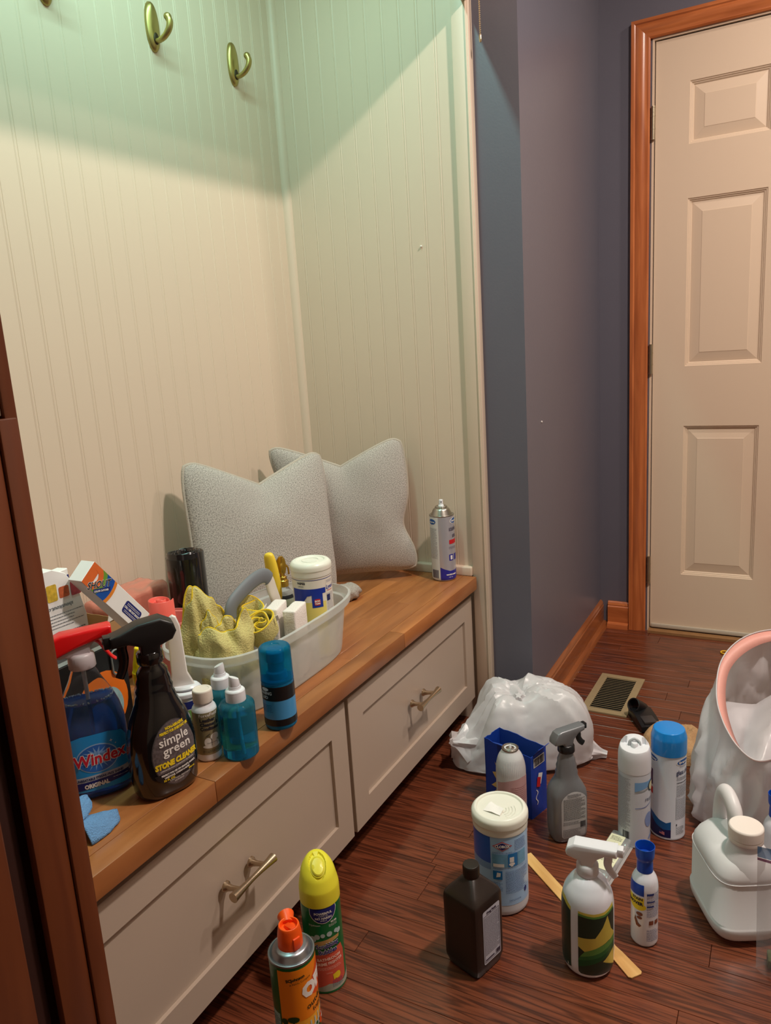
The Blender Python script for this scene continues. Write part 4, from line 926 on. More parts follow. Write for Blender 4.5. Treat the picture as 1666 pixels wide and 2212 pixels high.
nt.links.new(tc.outputs['Object'], nn.inputs['Vector']); nt.links.new(nn.outputs['Fac'], bp.inputs['Height']); nt.links.new(bp.outputs[0], b_.inputs['Normal'])
nt.links.new(b_.outputs[0], ms.inputs[1]); nt.links.new(tl.outputs[0], ms.inputs[2]); nt.links.new(ms.outputs[0], nt.nodes['Material Output'].inputs['Surface'])

def ridged(p, s, seed=0.0):
    q = Vector((p[0] * s + seed, p[1] * s - seed, p[2] * s)); return 1 - abs(noise.noise(q)) * 2
t = thing('tied_trash_bag', 'full white trash bag slumped on the floor beside the drawers', 'bag', (0.714, -0.364, 0), RAD(-60))
bm = bmesh.new(); bmesh.ops.create_icosphere(bm, subdivisions=6, radius=1)
tie = Vector((-.05, -.10, 1)).normalized(); ku, kv = Vector((1, 0, .05)).normalized(), Vector((0, 1, .1)).normalized()
rb = random.Random(12)
PL = [(rb.uniform(0, 2 * pi), rb.uniform(.10, .24), rb.uniform(.025, .07) * rb.choice((1, 1, -1)), rb.uniform(.2, .6), rb.uniform(-.35, .35)) for _ in range(30)]
cells = [Vector((rb.gauss(0, 1), rb.gauss(0, 1), rb.gauss(0, .8))).normalized() for _ in range(60)]
for v in bm.verts:
    n = v.co.normalized(); d = n.angle(tie); az = math.atan2(n.dot(kv), n.dot(ku))
    rx, ry, rzz = .205, .112, .205      # long axis = local x (towards the camera-right end)
    r = (abs(n.x) ** 2.7 + abs(n.y) ** 2.7 + abs(max(n.z, 0)) ** 2.7 + abs(min(n.z, 0)) ** 2.0 * 1.0) ** (-1 / 2.7) * .93
    r += .08 * math.exp(-((n.x - .45) / .45) ** 2 - ((n.z - .6) / .5) ** 2) + .05 * math.exp(-((n.x + .35) / .3) ** 2 - ((n.z - .7) / .4) ** 2)
    r -= .09 * math.exp(-((n.x + .05) / .12) ** 2) * max(0, n.z) * .9 + .10 * math.exp(-((n.x + .62) / .16) ** 2) * max(0, n.z + .2)
    fade = math.exp(-((d - .80) / .55) ** 2)
    for a0, w0, am, r0, bend in PL:                      # straight pleats running out from the gathered top
        q = (az - a0 - bend * d + pi) % (2 * pi) - pi
        r += am * math.exp(-abs(q / (w0 * (.35 + d * .5))) ** 1.15) * fade
    # facets between sharp creases
    ds = sorted(((n - c).length for c in cells))[:2]
    r += .05 * min(.5, (ds[1] - ds[0])) - .006
    r += .012 * noise.noise(n * 5) + .030 * (abs(noise.noise(n * 3.2 + Vector((4, 1, 2)))) ** .6 - .4) + .014 * (abs(noise.noise(n * 7.5)) ** .6 - .35)
    if d < .34: r -= .10 * (1 - d / .34)
    p = Vector((n.x * rx * r, n.y * ry * r, n.z * rzz * r))
    if p.z < 0: p.z *= .12
    p.z = max(p.z, -.016) + .016
    if n.x < -.35: p.z *= 1 - .42 * min(1, (-n.x - .35) / .5)
    v.co = p
finish(bm, 'bag_body', film, t, ang=24)
# knotted corner at the left and a loose corner at the right
def twist(name, p0, d, r0, L, seed, par, m=film):
    bm = bmesh.new(); N_ = 10; K = 22; rings = []
    D = Vector(d).normalized(); u = D.orthogonal().normalized(); w = D.cross(u)
    for i in range(N_):
        s = i / (N_ - 1); rr = r0 * (1 - s) ** .8 * (.35 + .65 * (1 - s)) + .0035 + .010 * max(0, s - .6)
        rings.append([bm.verts.new(Vector(p0) + D * L * s + (u * cos(2 * pi * k / K) + w * sin(2 * pi * k / K)) * rr * (1 + .28 * sin(k * 2 * pi / K * 5 + seed + s * 2))) for k in range(K)])
    for a, b in zip(rings, rings[1:]):
        for k in range(K): bm.faces.new((a[k], a[(k + 1) % K], b[(k + 1) % K], b[k]))
    bm.faces.new(rings[-1]); bmesh.ops.recalc_face_normals(bm, faces=bm.faces[:]); return finish(bm, name, m, par, ang=40)
twist('gathered_corner', (-.165, -.035, .070), (-.6, -.45, .35), .040, .045, 1.0, t)
twist('loose_corner', (.175, -.03, .020), (.8, -.35, -.12), .030, .050, 2.4, t)
twist('gathered_top', (-.010, -.030, .176), (-.1, -.5, .8), .040, .030, 4.0, t)

t = thing('open_trash_bag', 'open white trash bag with a pink drawstring hem at the right edge', 'bag', (0.66, -0.975, 0), 0)
rim = [(0.8, -0.956, 0.405), (0.76, -0.893, 0.388), (0.7, -0.857, 0.352), (0.63, -0.854, 0.302), (0.57, -0.873, 0.267), (0.52, -0.907, 0.239), (0.49, -0.948, 0.232), (0.5, -0.997, 0.259), (0.56, -1.065, 0.317), (0.70, -1.095, 0.383), (.79, -1.04, .408)]
RM = [p - Vector((0.66, -0.975, 0)) for p in catmull(rim, 9, True)]
nR = len(RM); levels = 34; bm = bmesh.new(); rows = []
for j in range(levels + 1):
    s = j / levels; row_ = []
    for k, p in enumerate(RM):
        az = math.atan2(p.y, p.x); base = Vector((cos(az) * .150 + .0, sin(az) * .166, 0)); z = p.z * (1 - s)
        q = base.lerp(Vector((p.x, p.y, 0)), (lambda k_: k_ * k_ * (3 - 2 * k_))(max(0, 1 - s * 1.15)))
        bul = 1 + .035 * sin(min(1, s) * pi) ** 1.5 * (1 if s > .4 else s / .4)
        if s > .93: bul *= 1 - (s - .93) / .07 * .12
        w = (ridged((cos(az + z) * 1.3, sin(az + z) * 1.3, z * 1.2), 2.0, 7) - .5) * .030 + (ridged((cos(az - z * 2) * 1.4, sin(az - z * 2) * 1.4, z * 2.2), 3.6, 2) - .5) * .011 + (ridged((cos(az) * 2, sin(az) * 2, z * 9), 4, 4) - .5) * .003 * (1 if z < .13 else .25)
        w *= min(1, s * 4)
        r = Vector((q.x, q.y, 0)); l = r.length or 1
        r = r * (bul + w / l * 1.0)
        row_.append(bm.verts.new((r.x, r.y, z)))
    rows.append(row_)
for a, b in zip(rows, rows[1:]):
    for k in range(nR): bm.faces.new((a[k], a[(k + 1) % nR], b[(k + 1) % nR], b[k]))
bm.faces.new(rows[-1])
bmesh.ops.recalc_face_normals(bm, faces=bm.faces[:]); finish(bm, 'bag_body', film, t, ang=60)
# contents sheet inside, folded up
bm = bmesh.new(); g = []
for i in range(26):
    for j in range(26):
        s, r = i / 25 * 2 - 1, j / 25 * 2 - 1; l = min(1, math.hypot(s, r)); 
        z = .120 + .10 * (s + 1) * .5 + .07 * max(0, 1 - abs(r + .25 * s) * 1.6) + .010 * ridged((s, r, 1), 1.6, 5)
        g.append(bm.verts.new((s * .105, r * .120, z)))
for i in range(25):
    for j in range(25): bm.faces.new((g[i * 26 + j], g[(i + 1) * 26 + j], g[(i + 1) * 26 + j + 1], g[i * 26 + j + 1]))
finish(bm, 'inner_fold', film, t, ang=80)
# pink drawstring hem band following the rim
pk = mat('pink_hem', (228, 166, 154), .5, alpha=1.0, var=.08, vscale=30, bump=.2, bscale=80)
bm = bmesh.new(); a0 = []; a1 = []
for k, p in enumerate(RM):
    r = Vector((p.x, p.y, 0)); az = math.atan2(p.y, p.x)
    inw = -r.normalized() * (.0025)
    w = .026 + .003 * sin(k * .22)
    tn = (RM[(k + 1) % nR] - RM[k - 1]).normalized(); side = (Vector((0, 0, -1)) * .55 + (-r.normalized()) * .55).normalized()
    a0.append(bm.verts.new(p + Vector((0, 0, .0015)) - r.normalized() * -.0015)); a1.append(bm.verts.new(p + side * w + inw))
for k in range(nR): bm.faces.new((a0[k], a0[(k + 1) % nR], a1[(k + 1) % nR], a1[k]))
bmesh.ops.recalc_face_normals(bm, faces=bm.faces[:]); o = finish(bm, 'pink_hem', pk, t, ang=60); sd = o.modifiers.new('s', 'SOLIDIFY'); sd.thickness = .0008; sd.offset = 0
tube('rim_edge', [p + Vector((0, 0, .002)) for p in RM], .0016, film, t, 6, True)

# tan towel -------------------------------------------------------------------------------
t = thing('tan_towel', 'fluffy tan towel crumpled on the floor behind the blue-capped can', 'towel', (0.897, -0.775, 0), RAD(8))
bm = bmesh.new(); nx, ny = 60, 60; g = []
for i in range(nx + 1):
    for j in range(ny + 1):
        s, r = i / nx * 2 - 1, j / ny * 2 - 1
        x_, y_ = s * .078 * (1 + .08 * sin(3 * r)), r * .118 * (1 + .06 * sin(4 * s + 1))
        e = (1 - abs(s) ** 6) * (1 - abs(r) ** 6)
        z = (.026 + .018 * ridged((x_ * 8, y_ * 8, 0), 1.0, 4) + .014 * ridged((x_ * 14, y_ * 14, 3), 1, 1)) * e ** .5 + .0035 * noise.noise(Vector((x_ * 160, y_ * 160, 0))) * e + .002
        g.append(bm.verts.new((x_, y_, max(.0008, z))))
for i in range(nx):
    for j in range(ny): bm.faces.new((g[i * (ny + 1) + j], g[(i + 1) * (ny + 1) + j], g[(i + 1) * (ny + 1) + j + 1], g[i * (ny + 1) + j + 1]))
finish(bm, 'cloth', mat('tan_terry', (182, 144, 104), .95, bump=.9, bscale=420, var=.25, vscale=160), t)

# black vacuum nozzle ---------------------------------------------------------------------
t = thing('vacuum_nozzle', 'black plastic vacuum cleaner nozzle with round inlet, lying by the floor vent', 'nozzle', (1.030, -0.628, 0), math.atan2(-.675 + .60, .945 - 1.075))
bm = bmesh.new(); prism(bm, [(-.030, .002), (.074, .002), (.078, .006), (.076, .020), (.030, .030), (-.010, .034), (-.034, .026), (-.036, .008)], -.030, .030, 'y', bev=.003, seg=2); finish(bm, 'head', bkp, t, ang=30)
bm = bmesh.new(); bx(bm, .016, .068, -.018, .018, .0215, .0300, .002, 2); finish(bm, 'slider', mat('dark_grey_plastic', (58, 54, 54), .4, var=.05), t)
P_ = [(-.028, .010, .020), (-.020, -.004, .032), (-.010, -.022, .046)]
bm = bmesh.new(); sweep(bm, catmull(P_, 5), .0205, 28, cap=False); sweep(bm, catmull(P_, 5)[::-1], .0168, 28, cap=False)
finish(bm, 'inlet_tube', bkp, t)
tube('inlet_ring', [Vector(P_[2]) + (Vector((-.25, .42, .87)).normalized() * cos(a) + Vector((.42, -.70, .56)).normalized().cross(Vector((-.25, .42, .87)).normalized()).normalized() * sin(a)) * .0187 for a in [2 * pi * k / 28 for k in range(28)]], .0022, bkp, t, 8, True)

# floor vent -----------------------------------------------------------------------------------
t = thing('floor_vent', 'tan metal floor register with rows of louvres', 'vent', (1.167, -0.5185, 0), RAD(-1.5))
vm = mat('vent_tan', (166, 146, 112), .42, metal=.2, var=.08, vscale=40)
VX, VY = .139, .069
bm = bmesh.new()
for r in ((-VX, VX, -VY, -VY + .022), (-VX, VX, VY - .022, VY), (-VX, -VX + .024, -VY + .022, VY - .022), (VX - .024, VX, -VY + .022, VY - .022)): bx(bm, *r, .0004, .0048)
bmesh.ops.remove_doubles(bm, verts=bm.verts[:], dist=.0001); finish(bm, 'frame', vm, t, smooth=False)
box('duct_shade', -VX + .02, VX - .02, -VY + .02, VY - .02, .0002, .0008, mat('duct_shade_dark', (14, 12, 10), .9, var=.1), t)  # near-black sheet below the slats stands in for the shade inside the opening
me = None
for i in range(19):
    xx = -VX + .030 + i * (2 * VX - .060) / 18
    if me is None:
        bm = bmesh.new(); bx(bm, -.0032, .0032, -VY + .0215, VY - .0215, .0012, .0022); bm.transform(Matrix.Translation((0, 0, .001)) @ Matrix.Rotation(RAD(24), 4, 'Y')); o = finish(bm, 'slat', vm, t, smooth=False); me = o.data
    else: o = bpy.data.objects.new('slat', me); COL.objects.link(o); o.parent = t
    o.location = (xx, 0, .0006)
ring = tube('yellow_ring', [(1.621 + .013 * cos(2 * pi * k / 28), -.807 + .013 * sin(2 * pi * k / 28), .003) for k in range(28)], .0028, mat('ring_yellow', (232, 180, 40), .4, var=.05), None, 10, True)
tag(ring, 'tiny yellow plastic ring on the floor near the door', 'ring')

# ================================================================== on the bench
# wall hooks --------------------------------------------------------------------------------
bz = mat('antique_brass', (176, 160, 100), .34, metal=.9, var=.12, vscale=30)
for i, (hx, lab) in enumerate(((.085, 'brass coat hook at the top left corner'), (.379, 'brass coat hook in the middle of the row'), (.668, 'brass coat hook nearest the nook corner'))):
    t = thing('coat_hook', lab, 'hook', (hx, YB, 1.868), 0, 'brass coat hooks')
    pl = Bottle([(0, .0205, .053, 2.2), (.003, .0205, .053, 2.2), (.0065, .0190, .0510, 2.1), (.0095, .0150, .046, 2), (.0112, .008, .034, 2), (.0115, .0008, .004, 2)], 48)
    bm = pl.bm(); bm.transform(Matrix.Rotation(pi / 2, 4, 'X')); finish(bm, 'plate', bz, t)
    bm = bmesh.new(); bmesh.ops.create_uvsphere(bm, u_segments=20, v_segments=10, radius=1); bm.transform(Matrix.Translation((0, -.0105, -.026)) @ Matrix.Diagonal((.0085, .0035, .013, 1))); finish(bm, 'recess', mat('hook_dark', (60, 48, 30), .5, metal=.5, var=.1), t)
    P_ = catmull([(0, -.008, -.030), (.001, -.020, -.031), (.003, -.035, -.025), (.006, -.046, -.012), (.008, -.049, .002), (.008, -.045, .012)], 6); n = len(P_)
    tube('hook_arm', P_, [(.0052 + .0026 * (k / n), .0058 + .0040 * (k / n)) for k in range(n)], bz, t, 16)
    bm = bmesh.new(); bmesh.ops.create_uvsphere(bm, u_segments=20, v_segments=12, radius=1); bm.transform(Matrix.Translation((.008, -.0445, .014)) @ Matrix.Diagonal((.0102, .0080, .0086, 1))); finish(bm, 'hook_tip', bz, t)
# beaded pull chain
t = thing('pull_chain', 'beaded metal pull chain hanging beside the cream stile', 'chain', (0.852, -0.262, 1.84), 0)
ch = mat('chain_brass', (226, 206, 170), .25, metal=.9, var=.05)
bm = bmesh.new()
for i in range(190): bmesh.ops.create_icosphere(bm, subdivisions=1, radius=.0023, matrix=Matrix.Translation((0, 0, .012 + i * .0047)))
o = finish(bm, 'beads', ch, t); o['kind'] = 'stuff'
Bottle([(z, r) for r, z in fillet([(0, -.006), (.0026, -.006, .001), (.0034, 0, .001), (.0030, .010, .001), (.0012, .012)])], 16).make('end_cap', ch, t)

# pillows ------------------------------------------------------------------------------------------
tw = bpy.data.materials.new('grey_twill'); tw.use_nodes = True; nt = tw.node_tree; b_ = nt.nodes['Principled BSDF']; N = nt.nodes.new; Lk = nt.links.new
tc = N('ShaderNodeTexCoord'); mp = N('ShaderNodeMapping'); mp.inputs['Rotation'].default_value = (0, 0, RAD(38)); Lk(tc.outputs['UV'], mp.inputs[0])
wv = N('ShaderNodeTexWave'); wv.inputs['Scale'].default_value = 62; wv.inputs['Distortion'].default_value = 1.2; wv.inputs['Detail'].default_value = 1; wv.inputs['Detail Scale'].default_value = 30; Lk(mp.outputs[0], wv.inputs['Vector'])
nz_ = N('ShaderNodeTexNoise'); nz_.inputs['Scale'].default_value = 150; nz_.inputs['Detail'].default_value = 2; Lk(tc.outputs['UV'], nz_.inputs['Vector'])
mu = N('ShaderNodeMath'); mu.operation = 'MULTIPLY_ADD'; mu.inputs[1].default_value = .26; Lk(wv.outputs['Fac'], mu.inputs[0]); m3 = N('ShaderNodeMath'); m3.operation = 'MULTIPLY'; m3.inputs[1].default_value = .95; Lk(nz_.outputs['Fac'], m3.inputs[0]); Lk(m3.outputs[0], mu.inputs[2])
cr = N('ShaderNodeValToRGB'); cr.color_ramp.elements[0].position = .38; cr.color_ramp.elements[1].position = .74; cr.color_ramp.elements[0].color = lin((92, 87, 82)); cr.color_ramp.elements[1].color = lin((206, 199, 192)); Lk(mu.outputs[0], cr.inputs[0]); Lk(cr.outputs[0], b_.inputs['Base Color'])
b_.inputs['Roughness'].default_value = .95; b_.inputs['Sheen Weight'].default_value = .2
bp = N('ShaderNodeBump'); bp.inputs['Strength'].default_value = .35; bp.inputs['Distance'].default_value = .0015; Lk(mu.outputs[0], bp.inputs['Height']); Lk(bp.outputs[0], b_.inputs['Normal'])
def pillow(label, TL, TR, BR, BL, thick, chop, rchop, seed, spin=0.0, bsag=0.0):
    TL, TR, BR, BL = map(Vector, (TL, TR, BR, BL)); c = (TL + TR + BR + BL) / 4; base = Vector((c.x, c.y, ZT))
    t = thing('throw_pillow', label, 'pillow', tuple(base), 0, None)
    nrm = (TR - BL).cross(TL - BR).normalized()
    if nrm.y > 0: nrm = -nrm
    n = 44; bm = bmesh.new(); uvl = bm.loops.layers.uv.new('UVMap'); ed = []
    def P(s, r, side):
        # pinch the edges between the corners
        S_, R_ = s, r
        k = .055
        s2 = s * (1 - k * (1 - r * r)); r2 = r * (1 - k * (1 - s * s))
        r2 -= chop * max(0, r) ** 2 * max(0, 1 - abs(s - .0) / .85) ** 1.1
        r2 += bsag * max(0, -r) ** 2 * (1 - s * s)
        s2 -= rchop * max(0, s) ** 2 * math.exp(-((r + .30) / .30) ** 2)
        # rounded corners
        cr_ = (abs(s) * abs(r)) ** 4 * .085; s2 *= 1 - cr_; r2 *= 1 - cr_
        u, v = (s2 + 1) / 2, (r2 + 1) / 2
        p = BL.lerp(BR, u).lerp(TL.lerp(TR, u), v)
        h = thick * (max(0, 1 - s ** 2) * max(0, 1 - r ** 2)) ** .42 
        h *= 1 - .30 * chop * 6 * math.exp(-(s / .26) ** 2) * max(0, r) ** 1.5
        h += (.006 * noise.noise(Vector((s * 2.2, r * 2.2, seed)))) * (1 - s ** 2) * (1 - r ** 2)
        return p + nrm * h * side - base
    G = {}
    for side in (1, -1):
        for i in range(n + 1):
            for j in range(n + 1):
                s, r = -cos(pi * i / n), -cos(pi * j / n)
                if (i in (0, n) or j in (0, n)) and side == -1: G[side, i, j] = G[1, i, j]; continue
                G[side, i, j] = bm.verts.new(P(s, r, side))
        for i in range(n):
            for j in range(n):
                q = [(i, j), (i + 1, j), (i + 1, j + 1), (i, j + 1)]
                f = bm.faces.new([G[(side, a, b)] for a, b in q])
                for lp_, (a, b) in zip(f.loops, q):
                    s, r = -cos(pi * a / n), -cos(pi * b / n); a_ = RAD(spin); lp_[uvl].uv = ((s * cos(a_) - r * sin(a_)) * .5, (s * sin(a_) + r * cos(a_)) * .5)
    bmesh.ops.recalc_face_normals(bm, faces=bm.faces[:])
    # keep above the bench
    for v in bm.verts:
        if v.co.z < .004: v.co.z = .004 + (v.co.z - .004) * .05
    loop = [G[1, i, 0].co.copy() for i in range(n)] + [G[1, n, j].co.copy() for j in range(n)] + [G[1, n - i, n].co.copy() for i in range(n)] + [G[1, 0, n - j].co.copy() for j in range(n)]
    o = finish(bm, 'cushion', tw, t, ang=80)
    lp2 = [loop[0]]
    for p in loop[1:]:
        if (p - lp2[-1]).length > .008: lp2.append(p)
    for p in lp2: p.z = max(p.z, .0056)
    pm = mat('twill_piping', (186, 176, 164), .9, bump=.8, bscale=500, var=.12, vscale=400)
    tube('piping', lp2, .0046, pm, t, 10, True)
    return t
pillow('grey twill throw pillow in front, with a deep dent in its top edge', (.225, .300, .886), (.632, .150, .858), (.545, .075, .476), (.170, .235, .478), .055, .34, 0.0, 3.1, 0)
pillow('grey twill throw pillow behind, leaning into the nook corner', (.585, .322, .872), (.822, -.005, .872), (.800, -.045, .478), (.640, .225, .478), .047, .34, .16, 7.7, 20)
t = thing('knit_bundle', 'small rolled grey knitted cloth on the bench by the front pillow', 'cloth', (0.553, 0.058, ZT + .001), RAD(-30))
bm = bmesh.new(); bmesh.ops.create_uvsphere(bm, u_segments=36, v_segments=20, radius=1)
for v in bm.verts:
    n = v.co.copy(); k = 1 + .10 * sin(9 * n.x + 5 * n.z) * .6 + .06 * noise.noise(n * 4)
    v.co = Vector((n.x * .040 * k, n.y * .030 * k, max(-.020, n.z * .024 * k) + .0205))
bm2 = finish(bm, 'knit', mat('grey_knit', (168, 160, 152), .95, bump=1.0, bscale=260, var=.3, vscale=220), t)

# bare silver aerosol in the corner -----------------------------------------------------------------
cx_, cy_ = 0.806, -0.116
t = thing('aerosol_can', 'silver and white aerosol can without cap at the far end of the bench', 'can', (cx_, cy_, ZT), rz_face(cx_, cy_, 18))
R0 = .0345
can = Bottle([(z, r) for r, z in fillet([(0, .003), (R0 - .004, 0, .002), (R0 - .001, .004, .002), (R0, .010, .002), (R0, .186, .003), (R0 - .001, .1885)])], 52)
can.make('can_body', mat('pearl_silver', (192, 192, 202), .28, metal=.45, var=.03), t)
can.decal('side_panel', [rect(-.058, -.022, .004, .186)], mat('panel_white', (214, 214, 214), .35, var=.02), t, .0003)
can.decal('wave_print', [poly([(-.021, .004), (.05, .004), (.05, .034), (.03, .031), (.008, .030), (-.008, .036), (-.021, .042)])], mat('violet_blue', (44, 44, 150), .3, var=.06), t, .0003)
can.decal('logo', [ell(.030, .174, .0175, .0088, 5)], wht, t, .0004); can.decal('logo', [ell(.031, .174, .0155, .0075, 5)], mat('oval_blue', (0, 0, 0)), t, .0007)
can.decal('logo', [ell(-.043, .173, .0135, .0078)], mat('oval_blue', (0, 0, 0)), t, .0006)
can.decal('lettering', [text('Sprayway', .031, .1715, .0070, bold=.0003, shear=.2), text('Sprayway', -.043, .171, .0055, bold=.0002, shear=.2), text('WATER BASED', .012, .018, .005, bold=.0003), text('NET WT', .009, .011, .0035)], wht, t, .0010)
can.decal('lettering', [text('stainless', .008, .146, .0185, 'LEFT', bold=.0003, sx=.62), text('steel', .020, .126, .0185, 'LEFT', bold=.0003, sx=.62), microtext(.006, .04, .092, .102, .0026, 97, .4), microtext(-.056, -.027, .066, .156, .0024, 98, .4), bars(-.050, -.027, .010, .034, 21)], mat('letter_plum', (90, 84, 104), .5, var=.03), t, .0007)
can.decal('red_patch', [rect(.008, .05, .108, .120)], red, t, .0005); can.decal('icon', [rect(.006, .020, .060, .078), rect(.024, .040, .060, .078)], mat('violet_blue', (0, 0, 0)), t, .0004); can.decal('icon', [rect(.010, .017, .063, .075)], wht, t, .0007)
crimp(t, R0, .188, .0165, None, .0215)
Bottle([(z, r) for r, z in fillet([(.0165, .2080), (.0175, .2090, .0006), (.0172, .2125, .0008), (.0145, .2145, .0006), (.0100, .2125)])], 40).make('valve_ring', steel, t)
Bottle([(z, r) for r, z in fillet([(.0085, .2110), (.0080, .2150, .001), (.0060, .2175, .001), (.0058, .2300, .001), (.0050, .2312), (0, .2312)])], 24).make('spray_button', plw, t)
bm = bmesh.new(); bmesh.ops.create_cone(bm, cap_ends=True, segments=12, radius1=.0016, radius2=.0016, depth=.001, matrix=Matrix.Translation((-.001, -.0061, .2255)) @ Matrix.Rotation(pi / 2, 4, 'X')); finish(bm, 'nozzle_hole', ink, t)

# cleaning caddy ------------------------------------------------------------------------------------
cad = bpy.data.materials.new('frosted_caddy'); cad.use_nodes = True; nt = cad.node_tree; MATS['frosted_caddy'] = cad; b_ = nt.nodes['Principled BSDF']
b_.inputs['Base Color'].default_value = lin((240, 241, 242)); b_.inputs['Roughness'].default_value = .3
tp = nt.nodes.new('ShaderNodeBsdfTransparent'); tp.inputs[0].default_value = (.93, .93, .90, 1); tl = nt.nodes.new('ShaderNodeBsdfTranslucent'); tl.inputs[0].default_value = lin((240, 241, 242))
m1 = nt.nodes.new('ShaderNodeMixShader'); m1.inputs[0].default_value = .45; m2 = nt.nodes.new('ShaderNodeMixShader'); m2.inputs[0].default_value = .30
tc = nt.nodes.new('ShaderNodeTexCoord'); nn = nt.nodes.new('ShaderNodeTexNoise'); nn.inputs['Scale'].default_value = 30; mr = nt.nodes.new('ShaderNodeMapRange'); mr.inputs[3].default_value = .42; mr.inputs[4].default_value = .52
nt.links.new(tc.outputs['Object'], nn.inputs['Vector']); nt.links.new(nn.outputs['Fac'], mr.inputs[0]); nt.links.new(mr.outputs[0], m2.inputs[0])
nt.links.new(b_.outputs[0], m1.inputs[1]); nt.links.new(tl.outputs[0], m1.inputs[2]); nt.links.new(m1.outputs[0], m2.inputs[1]); nt.links.new(tp.outputs[0], m2.inputs[2]); nt.links.new(m2.outputs[0], nt.nodes['Material Output'].inputs['Surface'])
CX, CY = .085, -.030
t = thing('cleaning_caddy', 'frosted plastic carry caddy with a grey-gripped handle, filled with cleaning supplies', 'caddy', (CX, CY, ZT), 0)
CA, CB, CH = .226, .116, .125
def open_shell(rings, th=.0022, n=3.2, seg=80):
    out = [(z, a, b, n) for z, a, b in rings]; inn_ = [(max(z, rings[0][0] + th), a - th, b - th, n) for z, a, b in rings[::-1]]
    B = Bottle(out + inn_, seg); return B.bm()
bm = open_shell([(0.0, CA - .034, CB - .022), (.004, CA - .028, CB - .016), (.015, CA - .026, CB - .014), (CH - .014, CA - .008, CB - .006), (CH - .013, CA + .004, CB + .004), (CH + .004, CA + .006, CB + .006), (CH + .0055, CA + .003, CB + .003)])
finish(bm, 'tub', cad, t, ang=40)
wpm = mat('caddy_white', (226, 220, 208), .35, sss=.1, var=.02)
for x0, x1, y0, y1 in ((-.045, -.0425, -.098, .098), (.045, .0475, -.098, .098)):
    box('divider', x0, x1, y0, y1, .003, CH - .022, cad, t)
box('divider', -.19, .19, -.0012, .0012, .003, CH - .020, cad, t)
hz = CH
hp = catmull([(-.104, 0, hz - .02), (-.103, 0, hz + .030), (-.097, 0, hz + .052), (-.075, 0, hz + .066), (-.030, 0, hz + .081), (.006, 0, hz + .084), (.026, 0, hz + .072), (.036, 0, hz + .045), (.048, 0, hz + .01), (.054, 0, hz - .02)], 6)
tube('handle_frame', hp, [(.0060, .0140)] * len(hp), wpm, t, 16)
gpth = [p + Vector((0, 0, .003)) for p in hp[6:37]]
tube('handle_grip', gpth, [(.0080, .0160)] * len(gpth), mat('grip_grey', (116, 120, 126), .55, var=.04), t, 18)
box('handle_web', -.098, .046, -.003, .003, hz - .030, hz + .012, wpm, t, .002)

# yellow microfibre cloths in the caddy --------------------------------------------------------------
mf = mat('microfibre_yellow', (208, 198, 130), .95, bump=1.0, bscale=330, var=.16, vscale=260); mh = mat('microfibre_hem', (230, 196, 40), .8, bump=.4, bscale=400, var=.05)
def cloth_lump(label, loc, rx, ry, rz_, seed, rot=0, hem=None, cut=-.2, m=mf, mh_=mh):
    t = thing('microfibre_cloth', label, 'cloth', loc, rot)
    bm = bmesh.new(); bmesh.ops.create_icosphere(bm, subdivisions=5, radius=1)
    for v in bm.verts:
        n = v.co.normalized(); r = 1 + .20 * (ridged(n, 1.4, seed) - .4) + .07 * (ridged(n, 3.2, seed + 2) - .4)
        z = n.z * rz_ * r
        v.co = Vector((n.x * rx * r, n.y * ry * r, max(z, cut * rz_)))
        v.co.z -= cut * rz_
    finish(bm, 'cloth', m, t, ang=60)
    for h in hem or []:
        tube('hem', catmull(h, 5), .0019, mh_, t, 8)
    return t
def interp(pts, u):
    for (a, p), (b, q) in zip(pts, pts[1:]):
        if u <= b: k = (u - a) / (b - a); k = k * k * (3 - 2 * k); return p + (q - p) * k
    return pts[-1][1]
def cloth_panels(label, loc, rot, panels):
    """cloth made of bulging hemmed folds: (half width, bulge, top profile, y shift, seed, side)"""
    t = thing('microfibre_cloth', label, 'cloth', loc, rot)
    for W_, B_, prof, y0, seed, side in panels:
        bm = bmesh.new(); n, m_ = 40, 34; g = []; top = []
        for i in range(n + 1):
            u = i / n * 2 - 1; H = interp(prof, u)
            for j in range(m_ + 1):
                v = j / m_
                y = y0 - side * B_ * (1 - u * u) ** .7 * sin(pi * (.12 + .70 * v)) - side * .006 * noise.noise(Vector((u * 3, v * 3, seed))) * 2
                x = u * W_ * (1 - .10 * v) + .006 * noise.noise(Vector((u * 2, v * 4, seed + 7)))
                z = v * H + .005 * noise.noise(Vector((u * 2.5, v * 2.5, seed + 3))) * v
                z -= .014 * max(0, abs(noise.noise(Vector((u * 1.8 + seed, 0, 1)))) - .1) * v
                g.append(bm.verts.new((x, y, z)))
            top.append(g[-1].co.copy())
        for i in range(n):
            for j in range(m_): bm.faces.new((g[i * (m_ + 1) + j], g[(i + 1) * (m_ + 1) + j], g[(i + 1) * (m_ + 1) + j + 1], g[i * (m_ + 1) + j + 1]))
        bmesh.ops.recalc_face_normals(bm, faces=bm.faces[:]); o = finish(bm, 'fold', mf, t, ang=70); sd = o.modifiers.new('s', 'SOLIDIFY'); sd.thickness = .0030; sd.offset = 0
        tube('hem', top, .0017, mh, t, 8)
    return t
c1 = cloth_panels('yellow microfibre cloth crumpled upright at the back left of the caddy', (-.064, -.004, ZT + .045), -.45,
    [(.056, .026, [(-1, .110), (-.6, .165), (-.25, .196), (.2, .168), (.6, .145), (1, .115)], .004, 1.0, 1), (.052, .020, [(-1, .105), (-.3, .188), (.4, .150), (1, .105)], .010, 4.0, -1), (.030, .020, [(-1, .100), (0, .150), (1, .110)], -.016, 6.0, 1)])
